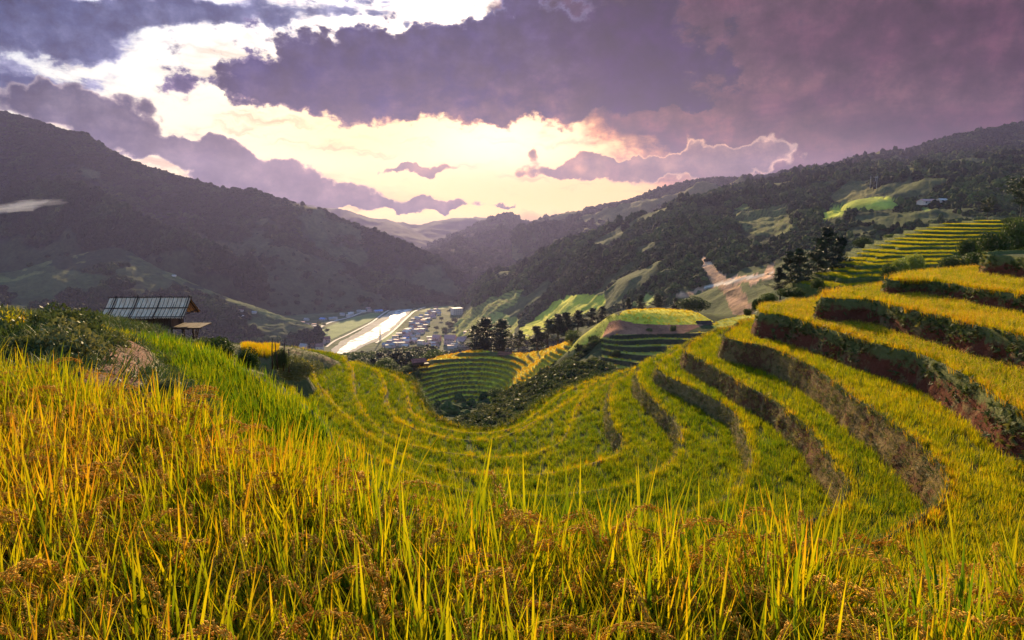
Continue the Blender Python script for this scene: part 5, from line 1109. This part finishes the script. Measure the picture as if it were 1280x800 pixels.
# billows and wisps displace the outlines of the clouds
wn = t.n('ShaderNodeTexNoise'); t.L.new(ae, wn.inputs['Vector']); wn.inputs['Scale'].default_value = .11; wn.inputs['Detail'].default_value = 9; wn.inputs['Roughness'].default_value = .56
warp = t.v('MULTIPLY', t.v('SUBTRACT', wn.outputs['Color'], (.5, .5, .5)), (8, 5, 0))
wn2 = t.n('ShaderNodeTexNoise'); t.L.new(ae, wn2.inputs['Vector']); wn2.inputs['Scale'].default_value = .5; wn2.inputs['Detail'].default_value = 7; wn2.inputs['Roughness'].default_value = .55
aw2 = t.v('ADD', ae, t.v('MULTIPLY', t.v('SUBTRACT', wn2.outputs['Color'], (.5, .5, .5)), (3.4, 2.6, 0)))
aw = t.v('ADD', aw2, warp)
def blobs(lst, vec):
    tot = None
    for (u, v, ru, rv, amp) in lst:
        a, e = azel(u, v); ra, re = ru*.064, rv*.064
        q = t.v('MULTIPLY_ADD', vec, (1/ra, 1/re, 0), (-a/ra, -e/re, 0))
        dd = t.v('DOT_PRODUCT', q, q); g = t.m('MULTIPLY', t.m('EXPONENT', t.m('MULTIPLY', dd, -1.0)), amp)
        tot = g if tot is None else t.m('ADD', tot, g)
    return tot
fine = t.noise(t.v('MULTIPLY', ae, (1, 1.5, 1)), .33, 9, .6)
fine2 = t.noise(t.v('MULTIPLY', ae, (.6, 1.9, 1)), .16, 9, .62, .4)
cl_bank = blobs([(600, 95, 210, 44, 1.1), (450, 98, 150, 34, .9), (320, 108, 80, 16, .8), (700, 122, 150, 22, .9), (720, 50, 170, 60, 1.0), (560, 130, 120, 16, .6), (840, 134, 50, 8, .6)], aw)
cl_right = blobs([(1000, 60, 230, 110, 1.1), (1250, 90, 260, 130, 1.1), (1120, 160, 190, 60, .9), (1000, 190, 100, 28, .6), (760, 50, 130, 70, .75), (860, 20, 160, 60, .9), (860, 80, 120, 50, .8), (900, 140, 90, 40, .6), (1500, 120, 260, 160, 1.2)], aw)
cl_cum = blobs([(262, 190, 38, 20, 1.0), (222, 184, 14, 14, .7), (300, 222, 56, 24, 1.0), (350, 226, 46, 24, .9), (400, 244, 70, 15, 1.0), (480, 254, 90, 9, .9), (560, 254, 40, 8, .6), (170, 178, 34, 20, .8), (110, 142, 54, 30, .7), (30, 120, 90, 36, .6), (700, 216, 84, 13, .95), (668, 190, 18, 14, .7), (765, 206, 66, 15, .9), (850, 206, 70, 20, .8), (925, 200, 70, 24, .9), (522, 211, 46, 7, 1.1), (640, 256, 30, 3, .6)], aw2)
cl_top = blobs([(60, 12, 130, 20, .9), (200, 14, 110, 18, .8), (90, 52, 60, 12, .7), (440, 14, 100, 16, .7), (340, 30, 60, 10, .5), (40, 96, 90, 12, .5), (-150, 60, 160, 70, .8)], aw)
nb = t.m('MULTIPLY', t.m('SUBTRACT', fine, .5), 1.9); nb2 = t.m('MULTIPLY', t.m('SUBTRACT', fine2, .5), 1.9)
den = {}
den['bank'] = t.ss(t.m('ADD', cl_bank, nb), .30, .86)
den['right'] = t.ss(t.m('ADD', cl_right, t.m('MULTIPLY', nb2, .8)), .05, 1.0)
def puff(sc):
    vo = t.n('ShaderNodeTexVoronoi', feature='SMOOTH_F1'); t.put(vo.inputs['Vector'], t.v('ADD', ae, t.v('SCALE', warp, scale=.5))); vo.inputs['Scale'].default_value = sc; vo.inputs['Smoothness'].default_value = .25
    return t.m('SUBTRACT', .5, vo.outputs['Distance'])
pf = t.m('ADD', t.m('MULTIPLY', puff(.33), .75), t.m('MULTIPLY', puff(.85), .40))
den['cum'] = t.ss(t.m('ADD', cl_cum, t.m('ADD', t.m('MULTIPLY', nb, .35), pf)), .42, .80)
den['top'] = t.ss(t.m('ADD', cl_top, nb2), .28, .95)
# glow round the hidden sun, open sky, streaks of high cloud
def glow(u, v, ru, rv): return blobs([(u, v, ru, rv, 1.0)], ae)
g1 = glow(620, 172, 270, 66); g2 = glow(640, 190, 700, 190); g3 = glow(720, 205, 330, 90)
sky = t.n('ShaderNodeTexSky', sky_type='NISHITA'); sky.sun_disc = False; sky.sun_elevation = radians(SUN_EL); sky.sun_rotation = radians(SUN_AZ); sky.air_density = 1.2; sky.dust_density = 1.2
K = 5.7
S3 = lambda c: tuple(x*K for x in c)
blue = t.mix(t.ss(el, 4, 24), S3((.62, .70, .78)), S3((.04, .25, .66)))
base = t.mix(.75, sky.outputs[0], blue)
streak = t.noise(t.v('MULTIPLY', t.v('ADD', ae, t.v('SCALE', warp, scale=.4)), (.35, 1.5, 1)), .22, 8, .6, .3)
base = t.mix(t.m('MULTIPLY', t.ss(streak, .52, .68), t.m('SUBTRACT', 1, t.m('MULTIPLY', t.ss(az, 5, 25), .6))), base, S3((.62, .60, .58)))
base = t.mix(t.m('MULTIPLY', t.ss(t.noise(t.v('MULTIPLY', ae, (.4, 1.6, 1)), .3, 7, .6, .2), .55, .72), .55), base, S3((.50, .46, .50)))
base = t.mix(t.m('MULTIPLY', g2, .45), base, S3((.86, .58, .22)))
base = t.mix(t.m('MULTIPLY', g3, .9), base, S3((.95, .44, .05)))
base = t.mix(t.m('MULTIPLY', g1, .95), base, S3((.95, .68, .20)))
base = t.mix(t.m('MULTIPLY', glow(625, 172, 130, 42), .85), base, S3((1.2, 1.02, .66)))
base = t.mix(t.m('MULTIPLY', t.m('MULTIPLY', t.ss(el, 4.5, .5), g2), .6), base, S3((.90, .56, .16)))
base = t.mix(t.m('MULTIPLY', t.m('MULTIPLY', t.ss(t.noise(t.v('MULTIPLY', aw2, (.30, 1.9, 1)), .28, 7, .62, .3), .52, .68), g2), .75), base, S3((.50, .25, .10)))
def cloud(base, den, core, edge, shade):
    c = t.mix(t.ss(den, .15, .85), edge, core); c = t.mix(t.ss(shade, .35, .7), c, t.mix(.22, c, edge))
    c = t.mix(1, c, t.ramp(t.noise(ae, .42, 8, .62), [(.3, (.30, .30, .36)), (.5, (.8, .8, .82)), (.7, (1.7, 1.55, 1.4))]), 'MULTIPLY')
    return t.mix(t.ss(den, .0, .42), base, c)
warm = t.m('ADD', t.m('MULTIPLY', g1, .7), t.m('MULTIPLY', g3, .5), clamp=True)
base = cloud(base, den['top'], S3((.055, .075, .19)), S3((.28, .30, .46)), fine)
rc = t.mix(t.ss(az, -6, 14), S3((.008, .010, .075)), S3((.055, .018, .042)))
base = cloud(base, den['right'], rc, t.mix(warm, S3((.17, .105, .125)), S3((.95, .38, .13))), fine2)
base = cloud(base, den['bank'], t.mix(t.ss(az, -8, 8), S3((.0, .004, .075)), S3((.010, .002, .045))), t.mix(t.ss(az, 4, 8), t.mix(warm, S3((.12, .12, .25)), S3((.70, .32, .16))), S3((.03, .018, .045))), fine)
base = cloud(base, den['cum'], t.mix(warm, S3((.035, .042, .10)), S3((.20, .085, .055))), t.mix(warm, S3((.36, .31, .36)), S3((1.0, .50, .18))), fine)
hz = t.ss(el, 0, -3); base = t.mix(hz, base, S3((.30, .26, .24)))
bg = t.n('ShaderNodeBackground'); t.put(bg.inputs[0], base); bg.inputs[1].default_value = .1
wo = t.n('ShaderNodeOutputWorld'); t.L.new(bg.outputs[0], wo.inputs[0])
w.cycles.sampling_method = 'MANUAL'; w.cycles.sample_map_resolution = 512

sl = bpy.data.lights.new('sun', 'SUN'); sl.energy = 5.0; sl.angle = radians(.6); sl.color = (1.0, .74, .40)
so = bpy.data.objects.new('sun', sl); COL.objects.link(so)
from mathutils import Vector
sd = Vector((sin(radians(SUN_AZ))*cos(radians(SUN_EL)), cos(radians(SUN_AZ))*cos(radians(SUN_EL)), sin(radians(SUN_EL))))
so.rotation_euler = sd.to_track_quat('Z', 'Y').to_euler()

m, t, out = new_mat('haze_air'); v_ = t.n('ShaderNodeVolumePrincipled'); v_.inputs['Color'].default_value = (.27, .265, .55, 1); v_.inputs['Density'].default_value = HAZE; v_.inputs['Anisotropy'].default_value = .5
t.L.new(v_.outputs[0], out.inputs['Volume'])
hb_ = MB(); hb_.box((0, 2830, 95), (9000, 6660, 650)); tag(hb_.build('haze', m), 'pale evening haze filling the valley air', 'haze', kind='stuff')
# wisp of mist on the dark knoll
m, t, out = new_mat('mist'); v_ = t.n('ShaderNodeVolumePrincipled'); v_.inputs['Color'].default_value = (.92, .93, .97, 1); p = t.n('ShaderNodeTexCoord').outputs['Object']
v_.inputs['Density'].default_value = .010; t.L.new(v_.outputs[0], out.inputs['Volume']); m_mist = m
pm = PD(28, 258, 1230); wp = []
import bmesh
bm = bmesh.new(); bmesh.ops.create_icosphere(bm, subdivisions=4, radius=1)
Vm = np.array([q.co[:] for q in bm.verts]); Fm = np.array([[q.index for q in f.verts] for f in bm.faces]); bm.free()
Vm = Vm*(1+.9*fbm(Vm[:, 0]*2.5, Vm[:, 1]*2+Vm[:, 2]*3, 4, 91))[:, None]; Vm = Vm*np.array([58, 20, 8]); Vm[:, 2] += Vm[:, 0]*.13
tag(link('mist', mesh_np('mist', Vm, Fm), m_mist, None, tuple(pm)), 'thin white wisp of mist drifting over the dark knoll at the left edge', 'mist', kind='stuff')

cam = bpy.data.cameras.new('camera'); co = bpy.data.objects.new('camera', cam); COL.objects.link(co)
cam.sensor_width = 36; cam.lens = F*36/1280; cam.clip_start = .05; cam.clip_end = 40000
co.location = (0, 0, 0); co.rotation_euler = (pi/2-PITCH, 0, 0); scene.camera = co
scene.view_settings.view_transform = 'Standard'; scene.view_settings.look = 'None'; scene.view_settings.exposure = EXPO; scene.view_settings.gamma = 1
cy = scene.cycles; cy.use_denoising = True; cy.use_adaptive_sampling = True; cy.adaptive_threshold = .02
cy.max_bounces = 5; cy.diffuse_bounces = 3; cy.glossy_bounces = 2; cy.transmission_bounces = 3; cy.volume_bounces = 1; cy.transparent_max_bounces = 4; cy.caustics_reflective = False; cy.caustics_refractive = False
